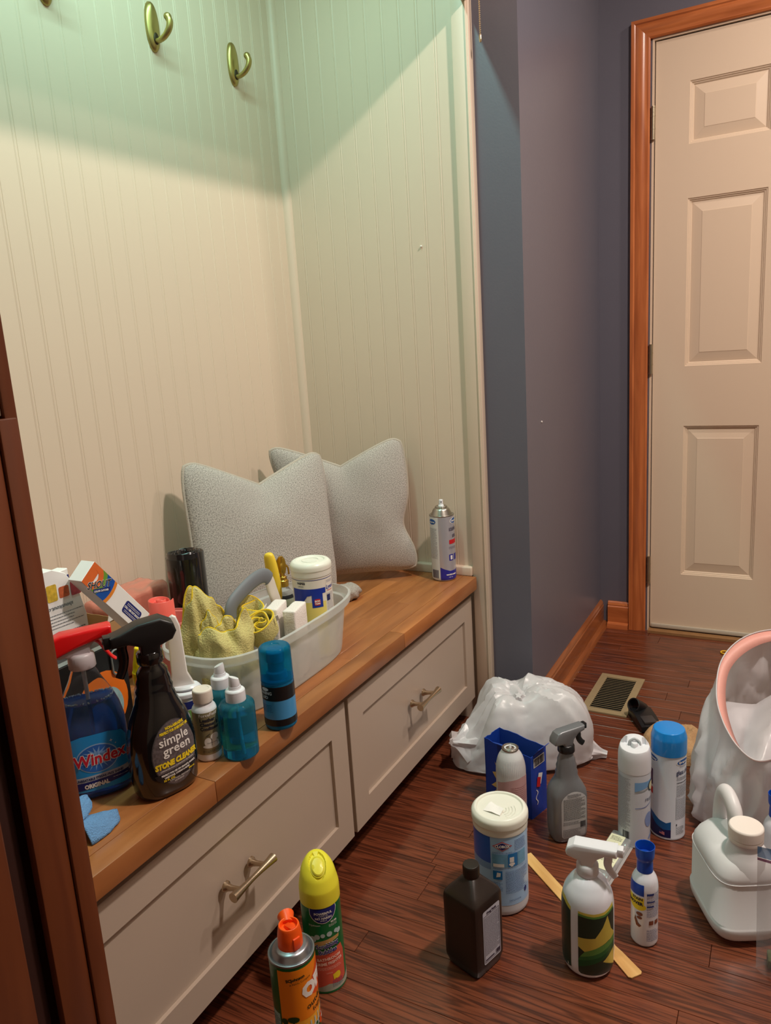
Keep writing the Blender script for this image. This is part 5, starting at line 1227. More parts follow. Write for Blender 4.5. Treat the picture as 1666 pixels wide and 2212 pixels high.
c2 = cloth_panels('yellow microfibre cloth draped at the front left of the caddy', (-.076, -.070, ZT + .045), -.38,
    [(.060, .040, [(-1, .118), (-.7, .134), (-.35, .120), (.0, .118), (.35, .134), (.7, .150), (1, .120)], .008, 9.0, 1), (.040, .016, [(-1, .110), (0, .142), (1, .112)], .010, 12.0, 1)])
# rolled cloth: spiral ribbon
t = thing('microfibre_cloth', 'yellow microfibre cloth rolled into a spiral with yellow hems, in the middle of the caddy', 'cloth', (-.016, -.098, ZT + .158), 0, rot=(RAD(38), RAD(-22), RAD(-35)))
def spiral(r0, r1, turns, squash, n=90, seed=0):
    P = []
    for i in range(n):
        s = i / (n - 1); a = s * turns * 2 * pi; r = r0 + (r1 - r0) * s ** 1.1 + .0035 * sin(a * 2.3 + seed)
        P.append(Vector((r * cos(a), r * sin(a) * squash, .004 * sin(a * 1.5 + seed))))
    return P
def ribbon(P, h, th, par, name, m, h0=0):
    bm = bmesh.new(); rows = []
    for i, p in enumerate(P):
        tn = (P[min(i + 1, len(P) - 1)] - P[max(0, i - 1)]).normalized(); nn_ = Vector((-tn.y, tn.x, 0)).normalized() * th / 2
        rows.append([bm.verts.new(p + nn_ + Vector((0, 0, -h))), bm.verts.new(p + nn_), bm.verts.new(p + Vector((0, 0, th * .4))), bm.verts.new(p - nn_), bm.verts.new(p - nn_ + Vector((0, 0, -h)))])
    for a, b in zip(rows, rows[1:]):
        for k in range(4): bm.faces.new((a[k], b[k], b[k + 1], a[k + 1]))
        bm.faces.new((a[4], b[4], b[0], a[0]))
    bm.faces.new(rows[0]); bm.faces.new(rows[-1][::-1]); bmesh.ops.recalc_face_normals(bm, faces=bm.faces[:]); return finish(bm, name, m, par, ang=60)
SP = spiral(.004, .033, 3.4, .72, 120, 1.0)
ribbon(SP, .060, .0050, t, 'cloth', mf); tube('hem', [p + Vector((0, 0, .001)) for p in SP], .0016, mh, t, 8)
bm = bmesh.new(); bx(bm, .030, .036, -.010, -.009, -.018, .002, .0004, 1); finish(bm, 'care_tag', wht, t)
t = thing('microfibre_cloth', 'yellow microfibre cloth curled with a white tag, behind the rolled one in the caddy', 'cloth', (.032, -.044, ZT + .168), 0, rot=(RAD(16), RAD(-8), RAD(20)))
SP = spiral(.022, .040, 1.25, .62, 60, 3.0); ribbon(SP, .065, .006, t, 'cloth', mf); tube('hem', [p + Vector((0, 0, .001)) for p in SP], .0017, mh, t, 8)
bm = bmesh.new(); bx(bm, -.012, .012, .0, .001, -.002, .006, .0004, 1); o = finish(bm, 'care_tag', wht, t); o.location = (0, -.0265, .001)

# melamine sponges
sg = mat('sponge_white', (236, 228, 222), .9, bump=.5, bscale=300, var=.03)
for i, (lx, ly, rz1, lab, hh) in enumerate(((.088, -.060, .30, 'white melamine sponge block standing nearer the handle in the caddy', .150), (.100, -.098, .22, 'white melamine sponge block against the front rim of the caddy', .146))):
    t = thing('melamine_sponge', lab, 'sponge', (lx, ly, ZT + .005), rz1)
    bm = bmesh.new(); bx(bm, -.032, .032, -.0135, .0135, 0, hh, .003, 2); bmesh.ops.subdivide_edges(bm, edges=[e for e in bm.edges if e.calc_length() > .02], cuts=6, use_grid_fill=True)
    for v in bm.verts: v.co += Vector((noise.noise(v.co * 60), noise.noise(v.co * 55 + Vector((9, 0, 0))), 0)) * .0022 * (v.co.z / hh)
    finish(bm, 'block', sg, t, ang=60)

# wipes tub in the caddy ------------------------------------------------------------------------------
cx_, cy_ = .210, -.070
t = thing('wipes_canister', 'white and yellow wipes canister with a frosted lid standing in the caddy', 'canister', (cx_, cy_, ZT + .003), rz_face(cx_, cy_, 6))
R0 = .0430
bt = Bottle([(z, r) for r, z in fillet([(0, .002), (R0 - .004, 0, .002), (R0, .006, .002), (R0, .184, .002)])], 52)
bt.make('body', mat('wipes_white', (232, 228, 216), .32, coat=.2, var=.02), t)
bt.decal('label_field', [rect(-.055, .024, .010, .130)], mat('lemon_print', (236, 220, 120), .35, var=.05), t, .0003)
bt.decal('label_field', [poly([(-.055, .160), (.024, .160), (.024, .148), (.016, .148), (.016, .118), (-.008, .118), (-.008, .146), (-.018, .144), (-.028, .130), (-.055, .126)])], mat('royal_blue', (24, 54, 160), .35, var=.05), t, .0005)
bt.decal('line', [rect(-.062, .05, .1785, .1797)], inkb, t, .0004)
bt.decal('lettering', [text('WIPES', -.030, .170, .007, bold=.0003), text('LEMON', -.031, .164, .004)], ink, t, .0006)
bt.decal('badge', [rrect(-.003, .010, .123, .137, .003)], red, t, .0008); bt.decal('lettering', [text('BOX', .0035, .1305, .0055, bold=.0003)], wht, t, .0011); bt.decal('lettering', [text('TOPS', .0035, .1252, .0046, bold=.0003)], wht, t, .0011)
bt.decal('side_panel', [rect(.026, .05, .070, .176)], mat('wipes_white', (0, 0, 0)), t, .0003)
bt.decal('logo', [text('Lysol', .037, .155, .0115, bold=.0003, shear=.3)], mat('royal_blue', (0, 0, 0)), t, .0006); bt.decal('stripe', [rect(.029, .047, .150, .1512)], red, t, .0005)
for d_ in (microtext(.027, .05, .078, .146, .0026, 33, .4), microtext(.028, .048, .168, .175, .002, 34, .4)): bt.decal('lettering', [d_], inkb, t, .0005)
bt.decal('icon', [rect(.027, .037, .128, .142)], mat('wave_navy', (0, 0, 0)), t, .0008)
Bottle([(z, r) for r, z in fillet([(R0 - .001, .183), (R0 + .0012, .184, .0008), (R0 + .0012, .196, .001), (R0 + .0024, .1975, .001), (R0 + .0020, .208, .004), (R0 - .004, .2145, .003), (R0 - .012, .2150, .001), (R0 - .014, .2125, .001), (0, .2125)], 5)], 56).make('lid', mat('lid_frosted', (0, 0, 0)), t)
tube('lid_ridge', [(.018 * cos(2 * pi * k / 30), .018 * sin(2 * pi * k / 30), .2130) for k in range(30)], .0010, mat('lid_frosted', (0, 0, 0)), t, 6, True)

# yellow scrub brush
t = thing('dish_brush', 'yellow plastic brush with a long rounded handle sticking out of the caddy', 'brush', (.178, -.014, ZT + .006), 0, rot=(RAD(-6), RAD(-2), 0))
yb_ = mat('brush_yellow', (240, 206, 62), .38, sss=.15, var=.03)
P_ = catmull([(-.001, 0, .232), (0, 0, .222), (.001, 0, .19), (.001, 0, .15), (.001, 0, .125), (0, 0, .112)], 6); n = len(P_)
tube('handle', P_, [(.0035 + .0115 * math.sin(min(1, (k + .6) / n * 1.15) * pi) ** .6, .0035 + .0075 * math.sin(min(1, (k + .6) / n * 1.15) * pi) ** .6) for k in range(n)], yb_, t, 20)
bm = bmesh.new(); prism(bm, [(-.012, .118), (.012, .118), (.020, .100), (.034, .080), (.036, .02), (.0, .012), (-.030, .02), (-.030, .080), (-.020, .1)], -.0035, .0035, 'y', bev=.002, seg=2); finish(bm, 'head', yb_, t)

# glass bottle with gold sprayer
cx_, cy_ = .246, .036
t = thing('glass_bottle', 'clear glass bottle with shiny gold spray top behind the wipes canister', 'bottle', (cx_, cy_, ZT + .003), rz_face(cx_, cy_, 0))
gl = mat('clear_glass', (232, 238, 238), .05, trans=.9, ior=1.2, var=.01); gd = mat('gold', (214, 176, 84), .16, metal=1, var=.03)
gb = Bottle([(z, r) for r, z in fillet([(0, .001), (.024, 0, .003), (.026, .006, .003), (.026, .112, .01), (.013, .128, .004), (.011, .136)])], 40); gb.make('body', gl, t)
gb.decal('label', [rect(-.024, .024, .06, .108)], mat('label_cream', (206, 212, 196), .5, var=.03), t, .0004); gb.decal('label_field', [rect(-.024, .024, .108, .116)], ink, t, .0004); gb.decal('lettering', [text('A', -.004, .070, .034, shear=.3, bold=.0008)], ink, t, .0008)
Bottle([(z, r) for r, z in fillet([(.0125, .133), (.0130, .134, .0005), (.0130, .147, .001), (.0100, .149), (.0100, .156, .001), (.0060, .158), (.0055, .166)])], 30).make('collar', gd, t)
bm = bmesh.new(); prism(bm, [(-.010, .164), (-.013, .176), (-.012, .194), (-.004, .204), (.004, .204), (.009, .196), (.011, .182), (.008, .164)], -.006, .006, 'y', bev=.002, seg=2); finish(bm, 'spray_head', gd, t, ang=30)
tube('trigger', catmull([(.006, 0, .186), (.014, 0, .176), (.015, 0, .160)], 5), .0022, gd, t, 10)

# black roll of bags, pink bucket with roll, packages at the back ---------------------------------------
t = thing('bag_roll', 'glossy black plastic bag roll standing upright in front of the pillows', 'roll', (.096, .182, ZT), .4)
bl = mat('black_film', (18, 18, 20), .16, coat=.4, bump=.5, bscale=28, var=.1)
P_ = [Vector(((.010 + .031 * i / 150) * cos(i * .165), (.010 + .031 * i / 150) * sin(i * .165), .247 + .003 * sin(i * .2))) for i in range(151)]
ribbon(P_, .243, .0035, t, 'film_layers', bl)
bm = bmesh.new(); B = Bottle([(.002, .038), (.10, .0405), (.18, .040), (.238, .0405)], 48); b0 = B.bm()
for v in b0.verts:
    a = math.atan2(v.co.y, v.co.x); k = 1 + .03 * (ridged((cos(a) * 2, sin(a) * 2, v.co.z * 9), 1.5, 8) - .5); v.co.x *= k; v.co.y *= k
bm.free(); finish(b0, 'outer_layer', bl, t, ang=50)

t = thing('pink_bucket', 'small open pink plastic bucket behind the caddy', 'bucket', (-.006, .150, ZT), 0)
bm = open_shell([(0, .042, .042), (.003, .045, .045), (.130, .054, .054), (.132, .056, .056), (.136, .056, .056)], .0016, 2.0, 56)
pnk = mat('pink_plastic', (238, 140, 132), .38, sss=.2, var=.04); finish(bm, 'bucket', pnk, t)
t = thing('pink_roll', 'coral pink rolled plastic sheet standing in the pink bucket', 'roll', (-.020, .148, ZT + .004), 0, rot=(RAD(2), RAD(-3), 0))
P_ = [Vector(((.004 + .022 * i / 90) * cos(i * .2), (.004 + .022 * i / 90) * sin(i * .2), .176 + .004 * sin(i * .1))) for i in range(91)]
ribbon(P_, .172, .0020, t, 'sheet', mat('coral_film', (244, 104, 92), .35, sss=.15, var=.06, bump=.2, bscale=40))

t = thing('wrapped_package', 'clear-wrapped pack of pink and white goods against the back wall', 'package', (.020, .290, ZT), .03)
bm = bmesh.new(); bx(bm, -.085, .085, -.045, .045, .001, .172, .014, 4); bmesh.ops.subdivide_edges(bm, edges=[e for e in bm.edges if e.calc_length() > .02], cuts=7, use_grid_fill=True)
for v in bm.verts: v.co += v.co.normalized() * .006 * ridged(v.co, 26, 3) - Vector((0, 0, v.co.z * .04 * (v.co.x < -.03)))
for v in bm.verts: v.co.z = max(v.co.z, .001); v.co.y = min(v.co.y, .062)
finish(bm, 'pack', mat('pack_salmon', (206, 122, 104), .16, coat=.6, var=.35, vscale=16, bump=.5, bscale=40), t, ang=50)
t = thing('kraft_box', 'plain brown cardboard box with an open white flap on the back of the bench', 'box', (-.126, .262, ZT), 0)
kr = mat('kraft', (178, 140, 96), .8, var=.06, bump=.1); 
for q in ((-.052, -.05, .052, -.05), (.052, -.05, .052, .05), (.052, .05, -.052, .05), (-.052, .05, -.052, -.05)): wall_sheet(*q, .150, .150, kr, 'wall', t, .0005)
box('bottom', -.050, .050, -.048, .048, .001, .003, kr, t)
bm = bmesh.new(); vs = [bm.verts.new(p) for p in ((.022, -.046, .150), (.051, -.040, .150), (.051, -.030, .186), (.034, -.042, .168))]; bm.faces.new(vs); bmesh.ops.solidify(bm, geom=bm.faces[:], thickness=.001); finish(bm, 'flap', wht, t, smooth=False)

# black duster carton -------------------------------------------------------------------------------------
t = thing('black_carton', 'long black carton with orange circles behind the blue window-cleaner bottle', 'box', (-.375, .085, ZT), 0)
bc = mat('black_card', (24, 24, 26), .32, var=.06, bump=.04); oc2 = mat('carton_orange', (236, 120, 30), .38, var=.08, vscale=20)
BX0, BX1, BY, BZ = -.150, .150, .052, .186
box('carton', BX0, BX1, -BY, BY, 0, BZ, bc, t, .0015, 1)
FRC = Matrix.Translation((0, -BY - .0004, 0)) @ Matrix.Rotation(pi / 2, 4, 'X')
plain('orange_disc', [ell(.092, .092, .050, .056)], oc2, t, FRC); plain('orange_disc', [ell(-.055, .098, .036, .036)], oc2, t, FRC)
plain('lettering', [text('DUST', -.041, .116, .017, 'LEFT', bold=.0005, rot=-90)], ink, t, Matrix.Translation((0, -.0004, 0)) @ FRC)
plain('product_photo', [ell(.100, .080, .030, .036), ell(.075, .070, .020, .03)], mat('duster_grey', (150, 190, 196), .6, var=.5, vscale=60), t, Matrix.Translation((0, -.0004, 0)) @ FRC)
TPC = Matrix.Translation((0, 0, BZ + .0004))
plain('orange_disc', [ell(-.02, .0, .045, .034)], oc2, t, TPC); plain('top_sheen', [rect(-.15, .15, -.051, -.036)], mat('sheen_and_tab_grey', (150, 160, 160), .3, metal=.5, var=.25, vscale=50), t, Matrix.Translation((0, 0, BZ + .0008)))  # grey strip paints the reflection on the carton's top face
hs = [(.125 + .010 * cos(a), .012 * 0 + (.028 if sin(a) > 0 else 0) + .008 * sin(a)) for a in [2 * pi * k / 24 for k in range(24)]]
tube('hang_tab', [(x_, -BY - .003, .140 + y_) for x_, y_ in hs], .0018, mat('sheen_and_tab_grey', (0, 0, 0)), t, 6, True)

# white leaflet carton and stain remover carton --------------------------------------------------------
t = thing('white_carton', 'opened white paperboard carton printed with fine upside-down text at the left', 'box', (-.330, .165, ZT), RAD(-4))
wc = mat('paperboard', (246, 246, 246), .55, var=.02)
bm = bmesh.new(); prism(bm, [(-.11, 0), (.125, 0), (.125, .215), (.116, .262), (.094, .300), (.07, .312), (-.11, .312)], -.014, .014, 'y', bev=.001, seg=1); finish(bm, 'carton', wc, t, smooth=False)
FRW = Matrix.Translation((0, -.0146, 0)) @ Matrix.Rotation(pi / 2, 4, 'X')
cols = [(208, 110, 90), (90, 70, 120), (220, 180, 60), (200, 100, 60), (190, 80, 90)]
for i, cc in enumerate(cols): plain('pack_picture', [rrect(.006 + i * .0235, .026 + i * .0235, .256 + (i % 2) * .002, .278 + (i % 3) * .004, .003)], mat('pack_pic_%d' % i, cc, .5, var=.5, vscale=160), t, FRW)
plain('red_mark', [poly([(.034, .292), (.048, .292), (.048, .302), (.034, .303)])], red, t, FRW)
plain('lettering', [text('shoutitout.com', .070, .246, .010, bold=.0002, rot=180), microtext(.030, .118, .205, .236, .0058, 5, .32), microtext(.026, .118, .10, .203, .0085, 6, .34)], inkg, t, Matrix.Translation((0, -.0003, 0)) @ FRW)
for zc in (.13, .175, .222): plain('blue_frame', [rect(.004, .024, zc, zc + .004), rect(.004, .024, zc + .036, zc + .040), rect(.020, .024, zc, zc + .040), rect(.004, .007, zc, zc + .040)], mat('frame_blue', (86, 130, 206), .5, var=.05), t, Matrix.Translation((0, -.0003, 0)) @ FRW)

t = thing('stain_carton', 'tilted white carton with a rainbow swirl and black slanted lettering', 'box', (-.1625, .112, .6855), 0)
A = Vector((.106, .0, -.131)).normalized(); B_ = Vector((.0365, .0, .0205)).normalized(); 
B_ = (B_ - A * B_.dot(A)).normalized(); Nn = A.cross(B_).normalized()
Nn = -Nn if Nn.y > 0 else Nn
Mx = Matrix((A, B_, Nn)).transposed().to_4x4(); t.matrix_world = Matrix.Translation((-.170, .100, .693)) @ Mx
bm = bmesh.new(); bx(bm, -.087, .087, -.0215, .0215, -.034, 0, .0008, 1); finish(bm, 'carton', wc, t, smooth=False)
F0 = Matrix.Translation((0, 0, .0004))
def ring_band(cx, cy, r0, r1, clipx0, clipx1, clipy):
    def f(bm):
        pts = []
        n = 40; g = []
        for k in range(n + 1):
            a = RAD(-100 + 200 * k / n); g.append([(cx + r * cos(a), cy + r * sin(a)) for r in (r0, r1)])
        vs = [[bm.verts.new((*p, 0)) for p in q] for q in g]
        for a, b in zip(vs, vs[1:]): bm.faces.new((a[0], a[1], b[1], b[0]))
        geo = bm.verts[:] + bm.edges[:] + bm.faces[:]
        for co, no in (((clipx0, 0, 0), (-1, 0, 0)), ((clipx1, 0, 0), (1, 0, 0)), ((0, clipy, 0), (0, 1, 0)), ((0, -clipy, 0), (0, -1, 0))):
            bmesh.ops.bisect_plane(bm, geom=bm.verts[:] + bm.edges[:] + bm.faces[:], plane_co=co, plane_no=no, clear_outer=True, dist=1e-6)
    return f
for i, (r0, r1, nm, cc) in enumerate(((0.0005, .012, 'swirl_orange', (226, 110, 50)), (.012, .021, 'swirl_green', (110, 160, 60)), (.021, .040, 'swirl_blue', (20, 84, 176)), (.040, .047, 'swirl_amber', (232, 140, 50)))):
    plain('rainbow_band', [ring_band(-.073, 0, r0 + .012, r1 + .012, -.0865, .087, .0213)], mat(nm, cc, .45, var=.18, vscale=50), t, F0)
plain('corner_print', [rect(-.0865, -.066, -.0213, .0213)], mat('swirl_orange', (0, 0, 0)), t, Matrix.Translation((0, 0, .0002)))
plain('lettering', [text('SHOUT', -.051, -.0045, .0172, bold=.0009, shear=.25, rot=42, sx=.9)], wht, t, Matrix.Translation((.002, -.004, .0008)), label='white outline of the lettering')
plain('lettering', [text('SHOUT', -.051, -.0045, .0172, bold=.0003, shear=.25, rot=42, sx=.9)], ink, t, Matrix.Translation((.002, -.004, .0012)), label='black lettering')
plain('name_band', [poly([(-.061, -.0168), (-.033, .0085), (-.0375, .0135), (-.0655, -.0118)])], mat('band_blue', (34, 44, 120), .45, var=.03), t, Matrix.Translation((.009, -.006, .0010)))
plain('lettering', [text('COLOR CATCHER', -.050, -.0042, .0045, bold=.0002, rot=42, sx=.86)], wht, t, Matrix.Translation((.010, -.0065, .0014)))
plain('phone_patch', [rrect(.022, .070, -.0120, .0115, .005)], mat('band_blue', (0, 0, 0)), t, F0)
plain('lettering', [text('CALL 1 800 OUT SHOUT', .046, -.0028, .0055, bold=.0003, sx=.75), microtext(.027, .065, .003, .0095, .0028, 6, .5), microtext(.027, .065, -.010, -.0045, .0026, 8, .5)], wht, t, Matrix.Translation((0, 0, .0008)))
t = thing('white_tube', 'narrow white carton end with a blue patch behind the rainbow carton', 'box', (-.196, .218, ZT), .2)
bm = bmesh.new(); bx(bm, -.013, .013, -.012, .012, 0, .288, .0015, 1); finish(bm, 'carton', wc, t, smooth=False)
plain('blue_patch', [rect(-.004, .012, .255, .276)], mat('band_blue', (0, 0, 0)), t, Matrix.Translation((0, -.0125, 0)) @ Matrix.Rotation(pi / 2, 4, 'X'))

# blue glass cleaner ----------------------------------------------------------------------------------------
cx_, cy_ = -.372, -.040
t = thing('window_cleaner', 'clear spray bottle of dark blue window cleaner with a red trigger head', 'bottle', (cx_, cy_, ZT), rz_face(cx_, cy_, 2))
clb = mat('clear_pet', (232, 238, 244), .06, trans=.96, ior=1.12, var=.01)
prof_ = [(.0, .040, .024, 2.8), (.004, .046, .028, 2.8), (.012, .0495, .030, 2.8), (.10, .0500, .0305, 2.8), (.118, .0495, .030, 2.7), (.14, .045, .028, 2.6), (.160, .0375, .0255, 2.4), (.178, .0285, .023, 2.2), (.190, .0225, .0205, 2.1), (.198, .0200, .0195, 2), (.204, .0170, .0170, 2), (.208, .0145, .0145, 2), (.214, .0138, .0138, 2)]
bt = Bottle(prof_, 56); bt.make('body', clb, t)
lq = mat('cleaner_blue', (20, 92, 186), .06, trans=.6, ior=1.33, var=.04, vscale=10)
Bottle([(max(z, .002), a - .0015, b - .0015, n) for z, a, b, n in prof_ if z < .150] + [(.1535, .0385, .0250, 2.4), (.1536, .001, .001, 2)], 56).make('liquid', lq, t)
r_ = random.Random(3); bm = bmesh.new()
for i in range(120):
    a = r_.uniform(0, 2 * pi); bmesh.ops.create_icosphere(bm, subdivisions=1, radius=r_.uniform(.0006, .0016), matrix=Matrix.Translation((.036 * cos(a), .022 * sin(a), .1545 + r_.uniform(0, .002))))
o = finish(bm, 'foam', mat('foam', (190, 205, 215), .3, trans=.3, var=.02), t); o['kind'] = 'stuff'
tube('dip_tube', [(.002, 0, .03), (0, 0, .205)], .0030, mat('tube_grey', (190, 196, 200), .3, trans=.3, var=.02), t, 12)
lbm = mat('label_azure', (36, 148, 220), .32, coat=.2, var=.05, vscale=20)
bt.decal('label', [poly([(-.046, .016), (.046, .016), (.047, .092), (.040, .102), (.02, .107), (-.02, .107), (-.040, .102), (-.047, .092)])], lbm, t, .0004, .06)
bt.decal('label_field', [poly([(-.046, .040), (.046, .044), (.046, .036), (-.046, .031)])], mat('label_grey', (176, 184, 196), .35, var=.03), t, .0007, .04)
bt.decal('label_field', [poly([(-.046, .031), (.046, .036), (.046, .027), (-.046, .018)])], mat('badge_blue', (0, 0, 0)), t, .0007, .03)
bt.decal('burst_ring', [ell(.0, .068, .031, .0235)], mat('ring_pale', (150, 190, 226), .35, var=.1), t, .0007, .06); bt.decal('burst', [ell(.0, .068, .029, .0218)], mat('burst_blue', (40, 104, 190), .35, var=.25, vscale=40), t, .0010, .06)
rays = []
for k in range(18):
    a = RAD(k * 20); rays.append(poly([(.0 + .003 * cos(a + 1.57), .072 + .003 * sin(a + 1.57)), (.027 * cos(a), .068 + .020 * sin(a)), (.0 - .003 * cos(a + 1.57), .072 - .003 * sin(a + 1.57))]))
bt.decal('burst_rays', rays, mat('ray_pale', (130, 178, 230), .35, var=.1), t, .0012, .06)
bt.decal('lettering', [text('Windex', .003, .0600, .0262, bold=.0016, shear=.12, sx=.88, rot=3)], wht, t, .0015, .06, label='white outline of the lettering')
bt.decal('lettering', [text('Windex', .003, .0600, .0262, bold=.0006, shear=.12, sx=.88, rot=3)], mat('logo_red', (206, 22, 44), .4, var=.03), t, .0019, .06, label='red lettering')
bt.decal('lettering', [text('UNBEATABLE STREAK-FREE SHINE!', .0, .0352, .0056, bold=.0002, sx=.80, rot=2.5)], mat('wave_navy', (0, 0, 0)), t, .0011, .04)
bt.decal('lettering', [text('ORIGINAL', -.006, .0225, .0092, bold=.0005, sx=.85, rot=3), text('+', .022, .088, .009), text('+', .028, .083, .005), microtext(.018, .042, .030, .032, .0018, 3)], wht, t, .0011, .03)
rdm = mat('trigger_red', (226, 22, 26), .28, sss=.1, coat=.2, var=.02); clw = mat('collar_milky', (214, 204, 208), .35, sss=.2, trans=.2, var=.02)
sprayer(t, .206, rdm, rdm, clw, [(-.056, -.008), (-.060, -.004), (-.054, .012), (-.042, .025), (-.024, .0325), (.042, .0350), (.045, .033), (.045, .020), (.028, .0175), (-.008, .009), (-.038, -.002)],
        [(.018, .016), (.026, .011), (.033, -.002), (.040, -.014), (.046, -.020)], width=.030, neck_r=.0190, neck_h=.024, low=[(-.054, -.004), (-.030, .004), (.024, .018), (.014, .008), (.012, -.006), (-.012, -.006), (-.020, -.003)], low_m=clw, rot=RAD(-2), k=1.06)

# black stone cleaner -----------------------------------------------------------------------------------------
cx_, cy_ = -.328, -.138
t = thing('stone_cleaner', 'glossy black spray bottle with an oval granite-pattern label on the bench edge', 'bottle', (cx_, cy_, ZT), rz_face(cx_, cy_, 26))
gbk = mat('gloss_black', (16, 15, 17), .14, coat=.6, var=.08)
prof_ = [(.0, .040, .026, 2.6), (.004, .046, .030, 2.6), (.012, .050, .033, 2.5), (.04, .0535, .035, 2.4), (.08, .0535, .035, 2.4), (.105, .050, .034, 2.3), (.125, .044, .032, 2.2), (.140, .037, .0285, 2.1), (.150, .0325, .0255, 2.1), (.158, .031, .024, 2), (.163, .0285, .0225, 2), (.170, .0295, .0225, 2), (.176, .0265, .0215, 2), (.183, .0270, .0210, 2), (.190, .0240, .0205, 2), (.197, .0240, .0200, 2), (.203, .0195, .0180, 2), (.207, .0155, .0155, 2), (.216, .0145, .0145, 2)]
bt = Bottle(prof_, 60); bt.make('body', gbk, t)
gr = mat('granite_print', (96, 88, 90), .35, coat=.2, var=.9, vscale=230)
bt.decal('label', [ell(.004, .072, .0385, .053)], mat('label_rim', (70, 68, 70), .35, var=.2, vscale=100), t, .0004, .07); bt.decal('label_field', [ell(.004, .072, .0372, .0515)], gr, t, .0007, .07)
bt.decal('label_field', [poly([(-.0335, .044), (.041, .050), (.039, .040), (.030, .033), (-.022, .029), (-.030, .036)])], mat('label_black', (34, 32, 34), .35, var=.1), t, .0009, .07)
bt.decal('lettering', [text('simple', .004, .0890, .0200, bold=.00035, sx=1.0, rot=3), text('green', .007, .0735, .0200, bold=.00035, sx=1.04, rot=3), text('LIMPIADOR PARA SUPERFICIES DE PIEDRA', .004, .0500, .0036, sx=.85, rot=4), text('PERFECT FOR USE ON GRANITE, MARBLE,', .006, .0425, .0040, bold=.0002, sx=.8, rot=4), text('LIMESTONE, CORIAN & MORE', .002, .0375, .0040, bold=.0002, sx=.8, rot=4), text('CAUTION: IRRITANT', .006, .0300, .0038, rot=3), text('CUIDADO', .004, .0260, .0036, rot=3)], wht, t, .0013, .07)
bt.decal('lettering', [text('NON-ABRASIVE', .008, .1130, .0062, bold=.0003, sx=.78, rot=3), text('PERFECT FOR EVERYDAY USE', .007, .1070, .0055, bold=.0003, sx=.72, rot=3), text('STONE CLEANER', .005, .0555, .0118, bold=.0008, sx=.80, shear=.15, rot=4), text('32 FL OZ.', -.012, .0320, .0045, bold=.0002, rot=4), text('946 mL', .028, .0350, .0040, bold=.0002, rot=4)], yel, t, .0013, .07)
sprayer(t, .211, mat('matt_black', (24, 23, 25), .38, var=.06), gbk, gbk, [(-.013, -.004), (-.014, .006), (-.031, .012), (-.037, .022), (-.034, .034), (-.018, .0435), (.012, .0405), (.036, .0315), (.048, .0285), (.048, .014), (.026, .015), (.012, .009), (.012, -.004)],
        [(.032, .018), (.034, .008), (.033, -.006), (.036, -.020), (.042, -.032)], width=.034, neck_r=.0190, neck_h=.020, rot=RAD(160), k=1.12, nozzle=(.046, .056, .0215, .0092))

# leather cleaner bottle ---------------------------------------------------------------------------------------
cx_, cy_ = -.229, -.138
t = thing('leather_cleaner', 'small white screw-cap bottle with an olive label beside the black bottle', 'bottle', (cx_, cy_, ZT), rz_face(cx_, cy_, 22))
R0 = .0208
bt = Bottle([(z, r) for r, z in fillet([(0, .001), (R0 - .003, 0, .001), (R0, .003, .002), (R0, .090, .005), (R0 - .006, .0985, .004), (.0135, .1005), (.0130, .104)])], 44); bt.make('body', plw, t)
bt.decal('label', [rect(-.038, .030, .014, .088)], mat('olive_label', (148, 140, 106), .38, metal=.3, var=.12, vscale=30), t)
bt.decal('lettering', [text('ForceField', -.003, .0815, .0075, bold=.0001, rot=2)], wht, t, .0006)
bt.decal('lettering', [text('Leather', -.018, .0725, .0082, 'LEFT', bold=.0004), text('Cleaner &', -.018, .0650, .0078, 'LEFT', bold=.0004), text('Conditioner', -.018, .0575, .0078, 'LEFT', bold=.0004, sx=.85), microtext(-.018, .016, .016, .023, .0024, 12)], ink, t, .0007)
bt.decal('picture_print', [ell(-.002, .0285, .015, .0035), ell(.004, .044, .0075, .0065), ell(-.008, .036, .006, .008), ell(.002, .033, .009, .006)], mat('sketch_white', (224, 224, 218), .5, var=.12, vscale=250), t, .0006)
bt.decal('picture_lines', [rect(-.012, -.004, .046, .0466), poly([(-.010, .048), (-.004, .051), (-.003, .0504), (-.009, .0474)]), rect(-.0025, -.0019, .030, .042), rect(.007, .0076, .030, .040), rect(-.010, .008, .0345, .035)], ink, t, .0010)
cb_2 = Bottle([(z, r) for r, z in fillet([(.0158, .1015), (.0166, .102, .0005), (.0162, .121, .001), (.0150, .1232, .001), (.0110, .1232, .0004), (.0105, .1226), (0, .1226)])], 52)
bm = cb_2.bm(); finish(bm, 'cap', mat('aged_white', (226, 216, 204), .42, sss=.1, var=.05, vscale=60), t)

